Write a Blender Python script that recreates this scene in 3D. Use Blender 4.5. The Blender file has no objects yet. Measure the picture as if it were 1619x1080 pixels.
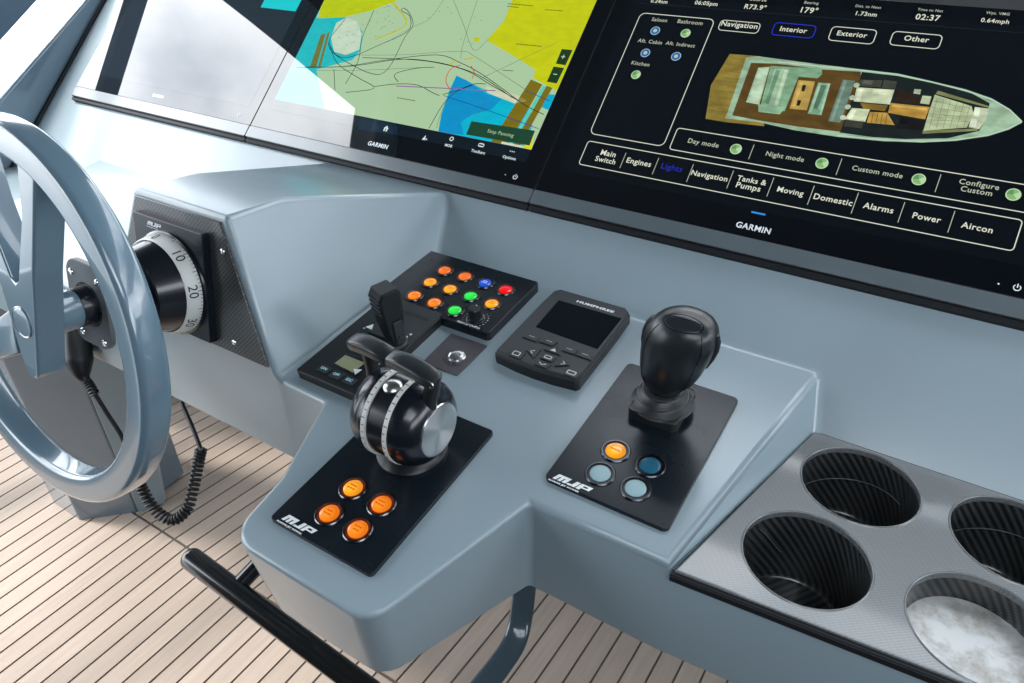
import bpy, bmesh, math, random
from mathutils import Vector, Matrix
R_ = math.radians
random.seed(7)
scn = bpy.context.scene
COL = scn.collection

# ------------------------------------------------------------------ camera
# world: X right along the helm, Y forward to the windshield, Z up, metres; deck at Z=0
CAM = Vector((0, 0, 1.49)); FPX = 1148.6
CR = ((0.84427498, 0.28802556, -0.45193034), (0.5358, -0.4711, 0.7007), (-0.0111, -0.8337, -0.5520))
cd = bpy.data.cameras.new('camera'); cam = bpy.data.objects.new('camera', cd); COL.objects.link(cam)
def _ortho():
    x = Vector([CR[i][0] for i in range(3)]).normalized()
    z = Vector([CR[i][2] for i in range(3)]); z = (z - x * z.dot(x)).normalized()
    return x, z.cross(x).normalized(), z
_cx, _cy, _cz = _ortho()          # image right, image down, viewing direction
m = Matrix((( _cx.x, -_cy.x, -_cz.x), (_cx.y, -_cy.y, -_cz.y), (_cx.z, -_cy.z, -_cz.z))).to_4x4()
cam.matrix_world = Matrix.Translation(CAM) @ m
cd.sensor_width = 36.0; cd.lens = FPX / 1619 * 36.0; cd.clip_start = 0.02; cd.clip_end = 2000
scn.camera = cam

# ------------------------------------------------------------------ light
EXPO = 1.0
SUN_EL, SUN_AZ = 57.0, -110.0       # azimuth from +Y towards +X
w = bpy.data.worlds.new('World'); scn.world = w; w.use_nodes = True
nt = w.node_tree; nt.nodes.clear()
sky = nt.nodes.new('ShaderNodeTexSky'); sky.sky_type = 'NISHITA'; sky.sun_disc = False
sky.sun_elevation = R_(SUN_EL); sky.sun_rotation = R_(SUN_AZ); sky.air_density = 1.0; sky.dust_density = 2.5
tc = nt.nodes.new('ShaderNodeTexCoord')
nz = nt.nodes.new('ShaderNodeTexNoise'); nz.inputs['Scale'].default_value = 2.2; nz.inputs['Detail'].default_value = 7
nz.inputs['Roughness'].default_value = 0.55
rp = nt.nodes.new('ShaderNodeValToRGB'); rp.color_ramp.elements[0].position = 0.30; rp.color_ramp.elements[1].position = 0.56
mx = nt.nodes.new('ShaderNodeMix'); mx.data_type = 'RGBA'
n2 = nt.nodes.new('ShaderNodeTexNoise'); n2.inputs['Scale'].default_value = 4.5; n2.inputs['Detail'].default_value = 8
r2 = nt.nodes.new('ShaderNodeValToRGB'); r2.color_ramp.elements[0].position = .36; r2.color_ramp.elements[1].position = .62
r2.color_ramp.elements[0].color = (19, 21, 23.5, 1); r2.color_ramp.elements[1].color = (31, 32, 33, 1)
nt.links.new(tc.outputs['Generated'], n2.inputs['Vector']); nt.links.new(n2.outputs['Fac'], r2.inputs['Fac']); nt.links.new(r2.outputs['Color'], mx.inputs[7])
bg = nt.nodes.new('ShaderNodeBackground'); bg.inputs['Strength'].default_value = 0.12
out = nt.nodes.new('ShaderNodeOutputWorld')
nt.links.new(tc.outputs['Generated'], nz.inputs['Vector']); nt.links.new(nz.outputs['Fac'], rp.inputs['Fac'])
nt.links.new(rp.outputs['Color'], mx.inputs[0]); nt.links.new(sky.outputs['Color'], mx.inputs[6])
nt.links.new(mx.outputs[2], bg.inputs['Color']); nt.links.new(bg.outputs['Background'], out.inputs['Surface'])
sl = bpy.data.lights.new('sun', 'SUN'); sl.energy = 2.8; sl.angle = R_(9); sl.color = (1.0, 0.95, 0.88)
so = bpy.data.objects.new('sun', sl); COL.objects.link(so)
sd_ = Vector((math.sin(R_(SUN_AZ)) * math.cos(R_(SUN_EL)), math.cos(R_(SUN_AZ)) * math.cos(R_(SUN_EL)), math.sin(R_(SUN_EL))))
so.rotation_euler = sd_.to_track_quat('Z', 'Y').to_euler()
scn.view_settings.view_transform = 'Standard'; scn.view_settings.look = 'None'
scn.view_settings.exposure = EXPO; scn.view_settings.gamma = 1

# ------------------------------------------------------------------ frames
class Frame:
    """a plane in the boat: o origin, ex / ey in the plane, ez its normal"""
    def __init__(s, o, ex, ey):
        s.o = Vector(o); s.ex = Vector(ex).normalized(); s.ey = Vector(ey).normalized(); s.ez = s.ex.cross(s.ey).normalized()
    def pt(s, a, b, c=0.0): return s.o + s.ex * a + s.ey * b + s.ez * c
    def mat(s, a=0.0, b=0.0, c=0.0, rot=0.0):
        p = s.pt(a, b, c)
        M = Matrix(((s.ex.x, s.ey.x, s.ez.x, p.x), (s.ex.y, s.ey.y, s.ez.y, p.y), (s.ex.z, s.ey.z, s.ez.z, p.z), (0, 0, 0, 1)))
        return M @ Matrix.Rotation(rot, 4, 'Z')
    def meas(s, u, v, h=0.0):
        """survey: photo pixel -> (a, b) on the plane h above this one"""
        d = _cx * (u - 809.5) + _cy * (v - 540) + _cz * FPX
        t = (s.ez.dot(s.o - CAM) + h) / s.ez.dot(d)
        q = CAM + d * t - s.o
        return (q.dot(s.ex), q.dot(s.ey))
PANEL = Frame((0, .741, 1.00726), (1, 0, 0), (0, .9933, .1152))
SCR = Frame((0, .741, 1.00726), (1, 0, 0), (0, .7357, .6773))
WORLD = Frame((0, 0, 0), (1, 0, 0), (0, 1, 0))
def cz(u, v, depth):
    return CAM + (_cx * (u - 809.5) + _cy * (v - 540) + _cz * FPX) * (depth / FPX)
def onY(u, v, y):
    d = _cx * (u - 809.5) + _cy * (v - 540) + _cz * FPX
    return CAM + d * (y / d.y)

# ------------------------------------------------------------------ materials
def lin(c):
    return tuple(((x / 12.92) if x <= .04045 else ((x + .055) / 1.055) ** 2.4) for x in c)
def mat(name, col, rough=.5, metal=0.0, coat=0.0, coat_r=.05, spec=.5, emit=None, es=0.0, ior=1.5):
    m = bpy.data.materials.new(name); m.use_nodes = True
    b = m.node_tree.nodes['Principled BSDF']
    b.inputs['Base Color'].default_value = (*col, 1); b.inputs['Roughness'].default_value = rough
    b.inputs['Metallic'].default_value = metal; b.inputs['Coat Weight'].default_value = coat
    b.inputs['Coat Roughness'].default_value = coat_r; b.inputs['Specular IOR Level'].default_value = spec
    b.inputs['IOR'].default_value = ior
    if emit is not None:
        b.inputs['Emission Color'].default_value = (*emit, 1); b.inputs['Emission Strength'].default_value = es / (2 ** EXPO)
    return m
def noisy(m, scale=40, amt=.15, bump=.05, rvar=.08, coord='Object', detail=4, dist=.002):
    """fine relief, tone and gloss variation on the material's own base colour"""
    t = m.node_tree; b = t.nodes['Principled BSDF']
    tc = t.nodes.new('ShaderNodeTexCoord'); n = t.nodes.new('ShaderNodeTexNoise')
    n.inputs['Scale'].default_value = scale; n.inputs['Detail'].default_value = detail
    t.links.new(tc.outputs[coord], n.inputs['Vector'])
    c = b.inputs['Base Color'].default_value[:3]
    mr = t.nodes.new('ShaderNodeMix'); mr.data_type = 'RGBA'
    mr.inputs[6].default_value = (*[x * (1 - amt) for x in c], 1); mr.inputs[7].default_value = (*[min(1, x * (1 + amt)) for x in c], 1)
    t.links.new(n.outputs['Fac'], mr.inputs[0]); t.links.new(mr.outputs[2], b.inputs['Base Color'])
    r = b.inputs['Roughness'].default_value
    mm = t.nodes.new('ShaderNodeMapRange'); mm.inputs['From Min'].default_value = .3; mm.inputs['From Max'].default_value = .7
    mm.inputs['To Min'].default_value = max(0, r - rvar); mm.inputs['To Max'].default_value = r + rvar
    t.links.new(n.outputs['Fac'], mm.inputs['Value']); t.links.new(mm.outputs['Result'], b.inputs['Roughness'])
    if bump:
        n2 = t.nodes.new('ShaderNodeTexNoise'); n2.inputs['Scale'].default_value = scale * 12; n2.inputs['Detail'].default_value = 3
        t.links.new(tc.outputs[coord], n2.inputs['Vector'])
        bp = t.nodes.new('ShaderNodeBump'); bp.inputs['Strength'].default_value = bump; bp.inputs['Distance'].default_value = dist
        t.links.new(n2.outputs['Fac'], bp.inputs['Height']); t.links.new(bp.outputs['Normal'], b.inputs['Normal'])
    return m
def carbon(name, dark, light, rough, coat, scale=330.0, map_='Object', rot=0.6, second=1.0, keep=0.0):
    """twill weave: two families of diagonal ribs"""
    m = mat(name, dark, rough, coat=coat, coat_r=.08); t = m.node_tree; b = t.nodes['Principled BSDF']
    tc = t.nodes.new('ShaderNodeTexCoord'); mp = t.nodes.new('ShaderNodeMapping'); mp.inputs['Rotation'].default_value = (0, 0, rot)
    t.links.new(tc.outputs[map_], mp.inputs['Vector'])
    ws = []
    for ax, sc in (('X', scale), ('Y', scale * second)):
        wv = t.nodes.new('ShaderNodeTexWave'); wv.bands_direction = ax; wv.inputs['Scale'].default_value = sc
        wv.inputs['Distortion'].default_value = .15
        t.links.new(mp.outputs['Vector'], wv.inputs['Vector']); ws.append(wv)
    mu = t.nodes.new('ShaderNodeMath'); mu.operation = 'MULTIPLY'
    kp = t.nodes.new('ShaderNodeMapRange'); kp.inputs['To Min'].default_value = keep; t.links.new(ws[1].outputs['Fac'], kp.inputs['Value'])
    t.links.new(ws[0].outputs['Fac'], mu.inputs[0]); t.links.new(kp.outputs['Result'], mu.inputs[1])
    mr = t.nodes.new('ShaderNodeMix'); mr.data_type = 'RGBA'; mr.inputs[6].default_value = (*dark, 1); mr.inputs[7].default_value = (*light, 1)
    t.links.new(mu.outputs[0], mr.inputs[0]); t.links.new(mr.outputs[2], b.inputs['Base Color'])
    bp = t.nodes.new('ShaderNodeBump'); bp.inputs['Strength'].default_value = .25; bp.inputs['Distance'].default_value = .0004
    t.links.new(mu.outputs[0], bp.inputs['Height']); t.links.new(bp.outputs['Normal'], b.inputs['Normal'])
    return m
M = {}
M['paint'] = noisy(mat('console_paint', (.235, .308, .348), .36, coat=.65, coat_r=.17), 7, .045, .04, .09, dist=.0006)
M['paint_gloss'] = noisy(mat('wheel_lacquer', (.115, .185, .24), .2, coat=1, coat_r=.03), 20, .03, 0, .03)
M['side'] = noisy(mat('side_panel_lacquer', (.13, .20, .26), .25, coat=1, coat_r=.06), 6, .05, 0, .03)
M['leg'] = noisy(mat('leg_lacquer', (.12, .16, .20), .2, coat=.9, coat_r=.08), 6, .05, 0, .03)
M['dktube'] = mat('dark_tube_lacquer', (.05, .08, .10), .2, coat=.8)
M['plate'] = noisy(mat('black_anodised', (.006, .010, .015), .26, spec=.38), 22, .2, 0, .03)
M['satin'] = mat('satin_black', (.006, .008, .011), .34, spec=.4)
M['gloss'] = mat('gloss_black', (.005, .007, .012), .24, coat=.25, coat_r=.12)
M['plastic'] = noisy(mat('black_plastic', (.010, .012, .014), .38, spec=.4), 25, .15, 0, .04)
M['dkplastic'] = noisy(mat('charcoal_plastic', (.026, .032, .036), .45, spec=.4), 25, .12, 0, .04)
M['rubber'] = noisy(mat('rubber', (.015, .018, .020), .42), 30, .15, 0, .05)
M['grip'] = noisy(mat('soft_grip', (.011, .015, .018), .31), 30, .12, 0, .04)
M['brushed'] = mat('brushed_steel', (.62, .63, .62), .28, metal=1)
M['ringmetal'] = mat('button_bezel', (.13, .13, .14), .22, metal=1)
M['ringdark'] = mat('dark_button_bezel', (.07, .075, .085), .22, metal=1)
M['chrome'] = mat('chrome', (.75, .76, .78), .12, metal=1)
M['white'] = mat('white_print', (.78, .82, .84), .5)
M['ring'] = mat('scale_ring', (.62, .64, .62), .4)
M['ink'] = mat('black_ink', (.012, .014, .016), .5)
M['dimink'] = mat('grey_ink', (.004, .004, .004), .6)
M['greyflange'] = noisy(mat('grey_flange', (.10, .11, .12), .4), 40, .15, .1, .05)
M['squareplate'] = noisy(mat('graphite_plate', (.075, .072, .082), .4, metal=.3), 80, .15, .1, .05)
M['rail'] = mat('black_rail', (.008, .009, .010), .22, coat=.6, coat_r=.1)
M['seal'] = mat('seal_rubber', (.006, .008, .011), .6, spec=.3)
M['caulk'] = noisy(mat('deck_caulk', (.06, .05, .042), .75), 60, .2, .1, .05)
M['lcd'] = mat('lcd_glass', (.20, .22, .13), .2, emit=(.25, .27, .17), es=.25)
M['bezel'] = noisy(mat('monitor_trim', (.085, .11, .125), .34, coat=.8, coat_r=.16, spec=.8), 30, .08, 0, .03)
M['glass'] = mat('monitor_glass', (.003, .004, .006), .02, spec=.8, ior=1.6)
M['roof'] = noisy(mat('hardtop_lining', (.038, .05, .062), .5), 5, .05, .05, .04)
M['lid'] = mat('cup_base', (.5, .5, .48), .38, metal=.2, spec=.6)
def _stain(m):
    t = m.node_tree; b = t.nodes['Principled BSDF']; tc = t.nodes.new('ShaderNodeTexCoord')
    n = t.nodes.new('ShaderNodeTexNoise'); n.inputs['Scale'].default_value = 38; n.inputs['Detail'].default_value = 9; n.inputs['Roughness'].default_value = .68
    r = t.nodes.new('ShaderNodeValToRGB'); r.color_ramp.elements[0].position = .38; r.color_ramp.elements[1].position = .56
    r.color_ramp.elements[0].color = (.36, .34, .30, 1); r.color_ramp.elements[1].color = (.60, .62, .62, 1)
    e = r.color_ramp.elements.new(.47); e.color = (.48, .49, .48, 1)
    t.links.new(tc.outputs['Object'], n.inputs['Vector']); t.links.new(n.outputs['Fac'], r.inputs['Fac']); t.links.new(r.outputs['Color'], b.inputs['Base Color'])
    bp = t.nodes.new('ShaderNodeBump'); bp.inputs['Strength'].default_value = .3; bp.inputs['Distance'].default_value = .0006
    t.links.new(n.outputs['Fac'], bp.inputs['Height']); t.links.new(bp.outputs['Normal'], b.inputs['Normal'])
_stain(M['lid'])
M['winframe'] = mat('window_frame_paint', (.20, .27, .34), .3, coat=.4)
M['winbar'] = mat('window_bar_paint', (.075, .11, .15), .3, coat=.4)
M['carbon'] = carbon('carbon_tray', (.125, .14, .145), (.165, .18, .185), .33, .7, 130, rot=.9, second=.5, keep=.5)
M['carbon_cup'] = carbon('carbon_cup', (.006, .007, .008), (.055, .062, .065), .3, .5, 46, map_='UV', rot=.62, second=2.6, keep=.55)
M['carbon_plate'] = carbon('carbon_backplate', (.012, .013, .015), (.10, .105, .11), .35, .35, 75, rot=.785)
def led(name, col, es, base=None):
    """backlit lens: the lamp sits behind its centre"""
    m = mat(name, base or tuple(x * .3 for x in col), .22, coat=.5, emit=col, es=es); t = m.node_tree; b = t.nodes['Principled BSDF']
    tc = t.nodes.new('ShaderNodeTexCoord'); ln = t.nodes.new('ShaderNodeVectorMath'); ln.operation = 'LENGTH'
    mp = t.nodes.new('ShaderNodeMapping'); mp.inputs['Location'].default_value = (.0015, .002, 0)
    mr = t.nodes.new('ShaderNodeMapRange'); mr.interpolation_type = 'SMOOTHSTEP'
    mr.inputs['From Min'].default_value = 0; mr.inputs['From Max'].default_value = .0115
    mr.inputs['To Min'].default_value = es * 1.5 / (2 ** EXPO); mr.inputs['To Max'].default_value = es * .62 / (2 ** EXPO)
    t.links.new(tc.outputs['Object'], mp.inputs['Vector']); t.links.new(mp.outputs['Vector'], ln.inputs[0]); t.links.new(ln.outputs['Value'], mr.inputs['Value'])
    t.links.new(mr.outputs['Result'], b.inputs['Emission Strength']); return m
M['orange'] = led('lamp_orange', (1.0, .235, .012), .95)
M['amber'] = led('lamp_amber', (1.0, .36, .015), 1.05)
M['orange2'] = led('lamp_orange_low', (1.0, .19, .02), .85)
M['halo'] = mat('lamp_well', (.03, .006, .002), .3, emit=(1, .08, 0), es=.12)
M['well'] = mat('dark_well', (.006, .006, .008), .3)
M['green'] = led('lamp_green', (.02, .75, .07), .85)
M['blue'] = led('lamp_blue', (.015, .09, .62), .8)
M['red'] = led('lamp_red', (.95, .005, .005), .85)
M['off_pale'] = mat('lens_pale', (.30, .45, .49), .35)
M['off_teal'] = mat('lens_teal', (.012, .10, .17), .35)
M['orange_ink'] = mat('lamp_legend', (.25, .05, .0), .5, emit=(.5, .1, 0), es=.6)
_ui = {}
def ui(c, e=1.0, tex=0.0):
    """lit area of a display: sRGB colour as seen on the screen; tex = pictured texture of a drawn area"""
    k = (tuple(c), e, tex)
    if k not in _ui:
        _ui[k] = m = mat('display_%02x%02x%02x' % tuple(int(x * 255) for x in c), (.003, .004, .006), .02, spec=.8, ior=1.6, emit=lin(c), es=e)
        if tex:
            t = m.node_tree; b = t.nodes['Principled BSDF']; tc = t.nodes.new('ShaderNodeTexCoord')
            mp = t.nodes.new('ShaderNodeMapping'); mp.inputs['Scale'].default_value = (1, 2.2, 1); t.links.new(tc.outputs['Object'], mp.inputs['Vector'])
            n = t.nodes.new('ShaderNodeTexNoise'); n.inputs['Scale'].default_value = 55; n.inputs['Detail'].default_value = 5; t.links.new(mp.outputs['Vector'], n.inputs['Vector'])
            mr = t.nodes.new('ShaderNodeMapRange'); mr.inputs['From Min'].default_value = .35; mr.inputs['From Max'].default_value = .65
            mr.inputs['To Min'].default_value = e * (1 - tex) / 2 ** EXPO; mr.inputs['To Max'].default_value = e * (1 + tex * .5) / 2 ** EXPO
            t.links.new(n.outputs['Fac'], mr.inputs['Value']); t.links.new(mr.outputs['Result'], b.inputs['Emission Strength'])
    return _ui[k]

# ------------------------------------------------------------------ mesh helpers
def link(o, parent=None):
    COL.objects.link(o)
    if parent is not None: o.parent = parent
    return o
def empty(name, matrix, label, cat, group=None, kind=None, parent=None):
    o = bpy.data.objects.new(name, None); o.empty_display_size = .02; link(o); o.matrix_world = matrix
    o['label'] = label; o['category'] = cat
    if group: o['group'] = group
    if kind: o['kind'] = kind
    return o
def tag(o, label=None, cat=None, group=None, kind=None):
    if label: o['label'] = label
    if cat: o['category'] = cat
    if group: o['group'] = group
    if kind: o['kind'] = kind
    return o
def finish(name, bm, material, parent=None, smooth=35, bevel=None, segs=2, local=None):
    bmesh.ops.recalc_face_normals(bm, faces=bm.faces)
    me = bpy.data.meshes.new(name); bm.to_mesh(me); bm.free()
    if isinstance(material, (list, tuple)):
        for x in material: me.materials.append(x)
    else: me.materials.append(material)
    for p in me.polygons: p.use_smooth = True
    me.set_sharp_from_angle(angle=R_(smooth))
    o = bpy.data.objects.new(name, me); link(o, parent)
    if local is not None: o.matrix_local = local
    if bevel:
        b = o.modifiers.new('bevel', 'BEVEL'); b.width = bevel; b.segments = segs; b.limit_method = 'ANGLE'; b.angle_limit = R_(28)
        b.harden_normals = True
    elif smooth < 50:
        wn = o.modifiers.new('normals', 'WEIGHTED_NORMAL'); wn.weight = 100; wn.keep_sharp = True
    return o
def place(o, matrix): o.matrix_local = matrix; return o
def rrect(x0, x1, y0, y1, r, n=5):
    pts = []
    for cx, cy, a0 in ((x1 - r, y1 - r, 0), (x0 + r, y1 - r, 90), (x0 + r, y0 + r, 180), (x1 - r, y0 + r, 270)):
        for i in range(n + 1):
            a = R_(a0 + 90 * i / n); pts.append((cx + r * math.cos(a), cy + r * math.sin(a)))
    return pts
def circle(cx, cy, r, n=32, ry=None):
    return [(cx + r * math.cos(2 * math.pi * i / n), cy + (ry or r) * math.sin(2 * math.pi * i / n)) for i in range(n)]
def offset(poly, d):
    """move a ccw polygon inwards by d"""
    n = len(poly); res = []
    for i in range(n):
        p0, p1, p2 = Vector(poly[i - 1]), Vector(poly[i]), Vector(poly[(i + 1) % n])
        a = (p1 - p0).normalized(); b = (p2 - p1).normalized()
        na = Vector((-a.y, a.x)); nb = Vector((-b.y, b.x)); t = (na + nb)
        if t.length < 1e-6: t = na
        t.normalize(); k = max(.35, t.dot(na)); q = p1 + t * (d / k); res.append((q.x, q.y))
    return res
def ccw(poly):
    a = sum(poly[i - 1][0] * poly[i][1] - poly[i][0] * poly[i - 1][1] for i in range(len(poly)))
    return poly if a > 0 else poly[::-1]
def slab_bm(poly, h, bev=.001, z0=0.0, bm=None, taper=0.0):
    bm = bm or bmesh.new(); poly = ccw(list(poly))
    rings = [(offset(poly, 0), z0), (offset(poly, taper), z0 + h - bev), (offset(poly, taper + bev * .35), z0 + h - bev * .35), (offset(poly, taper + bev), z0 + h)]
    rs = [[bm.verts.new((x, y, z)) for x, y in pl] for pl, z in rings]
    n = len(poly)
    for a, b in zip(rs, rs[1:]):
        for i in range(n): bm.faces.new((a[i], a[(i + 1) % n], b[(i + 1) % n], b[i]))
    bm.faces.new(rs[0][::-1]); bm.faces.new(rs[-1])
    return bm
def sheet_bm(poly, z=0.0, bm=None):
    bm = bm or bmesh.new(); bm.faces.new([bm.verts.new((x, y, z)) for x, y in ccw(list(poly))]); return bm
def lathe_bm(prof, n=40, bm=None, axis='Z', cap=True):
    """prof: list of (r, z)"""
    bm = bm or bmesh.new(); rings = []
    for r, z in prof:
        if r < 1e-6: rings.append([bm.verts.new((0, 0, z))]); continue
        rings.append([bm.verts.new((r * math.cos(2 * math.pi * i / n), r * math.sin(2 * math.pi * i / n), z)) for i in range(n)])
    for a, b in zip(rings, rings[1:]):
        if len(a) == 1 and len(b) == 1: continue
        for i in range(n):
            j = (i + 1) % n
            if len(a) == 1: bm.faces.new((a[0], b[j], b[i]))
            elif len(b) == 1: bm.faces.new((a[i], a[j], b[0]))
            else: bm.faces.new((a[i], a[j], b[j], b[i]))
    if cap:
        if len(rings[0]) > 1: bm.faces.new(rings[0][::-1])
        if len(rings[-1]) > 1: bm.faces.new(rings[-1])
    return bm
def spline(pts, k=8):
    P = [Vector(p) for p in pts]; P = [P[0] * 2 - P[1]] + P + [P[-1] * 2 - P[-2]]; res = []
    for i in range(1, len(P) - 2):
        for j in range(k):
            t = j / k; a, b, c, d = P[i - 1], P[i], P[i + 1], P[i + 2]
            res.append(.5 * ((2 * b) + (c - a) * t + (2 * a - 5 * b + 4 * c - d) * t * t + (3 * b - a - 3 * c + d) * t ** 3))
    res.append(P[-2]); return res
def tube_bm(path, rad, n=14, bm=None, cap=True, prof=None):
    """path: list of Vectors; rad: number or list; prof: optional list of 2-D section points"""
    bm = bm or bmesh.new(); path = [Vector(p) for p in path]; rings = []
    up = None
    for i, p in enumerate(path):
        t = (path[min(i + 1, len(path) - 1)] - path[max(i - 1, 0)]).normalized()
        if up is None:
            up = Vector((0, 0, 1)) if abs(t.z) < .9 else Vector((1, 0, 0))
        s = t.cross(up).normalized(); up = s.cross(t).normalized()
        r = rad[i] if isinstance(rad, (list, tuple)) else rad
        sec = prof or [(math.cos(2 * math.pi * k / n), math.sin(2 * math.pi * k / n)) for k in range(n)]
        rings.append([bm.verts.new(p + s * (a * r) + up * (b * r)) for a, b in sec])
    m_ = len(rings[0])
    for a, b in zip(rings, rings[1:]):
        for k in range(m_): bm.faces.new((a[k], a[(k + 1) % m_], b[(k + 1) % m_], b[k]))
    if cap: bm.faces.new(rings[0][::-1]); bm.faces.new(rings[-1])
    return bm
def round_end_tube(a, b, r, n=20):
    a, b = Vector(a), Vector(b); d = (b - a).normalized(); pts, rr = [], []
    for k in range(7):
        t = k / 6 * math.pi / 2; pts.append(a - d * (r * math.cos(t)) * .8); rr.append(max(r * math.sin(t), 1e-4))
    pts.append(b); rr.append(r)
    return tube_bm(pts, rr, n)
def box_bm(x0, x1, y0, y1, z0, z1, bm=None):
    bm = bm or bmesh.new(); v = [bm.verts.new((x, y, z)) for z in (z0, z1) for y in (y0, y1) for x in (x0, x1)]
    for f in ((0, 2, 3, 1), (4, 5, 7, 6), (0, 1, 5, 4), (2, 6, 7, 3), (0, 4, 6, 2), (1, 3, 7, 5)): bm.faces.new([v[i] for i in f])
    return bm
_dg = None
def text_mesh(body, bold=0.0, shear=0.0):
    cu = bpy.data.curves.new('t', 'FONT'); cu.body = body; cu.size = 1; cu.offset = bold; cu.shear = shear; cu.resolution_u = 3
    cu.space_line = .95; cu.space_character = 1.08; cu.align_x = 'CENTER'
    o = bpy.data.objects.new('t', cu); COL.objects.link(o)
    dg = bpy.context.evaluated_depsgraph_get(); me = bpy.data.meshes.new_from_object(o.evaluated_get(dg))
    bpy.data.objects.remove(o); bpy.data.curves.remove(cu)
    return me
def text_obj(name, items, material, parent, z=0.0):
    """items: (string, cx, cy, width or None, height or None, bold, shear, rot) in the parent's plane, joined as one print"""
    bm = bmesh.new()
    for it in items:
        s, cx, cy, wd, ht = it[:5]; bold = it[5] if len(it) > 5 else 0; sh = it[6] if len(it) > 6 else 0; rot = it[7] if len(it) > 7 else 0
        me = text_mesh(s, bold, sh)
        xs = [v.co.x for v in me.vertices]; ys = [v.co.y for v in me.vertices]
        if not xs: continue
        x0, x1, y0, y1 = min(xs), max(xs), min(ys), max(ys)
        kx = (wd / (x1 - x0)) if wd else (ht / (y1 - y0)); ky = (ht / (y1 - y0)) if ht else kx
        T = Matrix.Translation((cx, cy, z)) @ Matrix.Rotation(rot, 4, 'Z') @ Matrix.Diagonal((kx, ky, 1, 1)) @ Matrix.Translation((-(x0 + x1) / 2, -(y0 + y1) / 2, 0))
        me.transform(T); bm.from_mesh(me); bpy.data.meshes.remove(me)
    me = bpy.data.meshes.new(name); bm.to_mesh(me); bm.free(); me.materials.append(material)
    o = bpy.data.objects.new(name, me); link(o, parent); return o
def line_bm(pts, wd, z=0.0, bm=None, closed=False):
    bm = bm or bmesh.new(); P = [Vector(p) for p in pts]; n = len(P); L, Rr = [], []
    for i in range(n):
        if closed: a, b = P[i - 1], P[(i + 1) % n]
        else: a, b = P[max(0, i - 1)], P[min(n - 1, i + 1)]
        t = (b - a).normalized(); q = Vector((-t.y, t.x)) * wd / 2
        L.append(bm.verts.new((*(P[i] + q), z))); Rr.append(bm.verts.new((*(P[i] - q), z)))
    for i in range(n if closed else n - 1):
        j = (i + 1) % n; bm.faces.new((L[i], Rr[i], Rr[j], L[j]))
    return bm
def copy_tree(o, parent=None):
    c = o.copy(); COL.objects.link(c)
    if parent is not None: c.parent = parent
    for ch in list(o.children): copy_tree(ch, c)
    return c
# ================================================================== structure
DIAL = Frame((-.783, .452, 1.056), (1, 0, 0), (0, .19612, .98058))     # steering head axis, ez points at the helmsman

def round_chain(pts, rads, n=7):
    """round the inner corners of an open 2-D chain"""
    res = [pts[0]]
    for i in range(1, len(pts) - 1):
        r = rads[i]
        p0, p1, p2 = Vector(pts[i - 1]), Vector(pts[i]), Vector(pts[i + 1])
        if r <= 0: res.append(pts[i]); continue
        a = (p0 - p1).normalized(); b = (p2 - p1).normalized(); th = a.angle(b); d = r / math.tan(th / 2)
        s, e = p1 + a * d, p1 + b * d; bis = (a + b).normalized(); c = p1 + bis * (r / math.sin(th / 2))
        a0 = math.atan2(*(s - c).yx); a1 = math.atan2(*(e - c).yx)
        while a1 - a0 > math.pi: a1 -= 2 * math.pi
        while a1 - a0 < -math.pi: a1 += 2 * math.pi
        for k in range(n + 1):
            t = a0 + (a1 - a0) * k / n; res.append((c.x + r * math.cos(t), c.y + r * math.sin(t)))
    res.append(pts[-1]); return res

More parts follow.
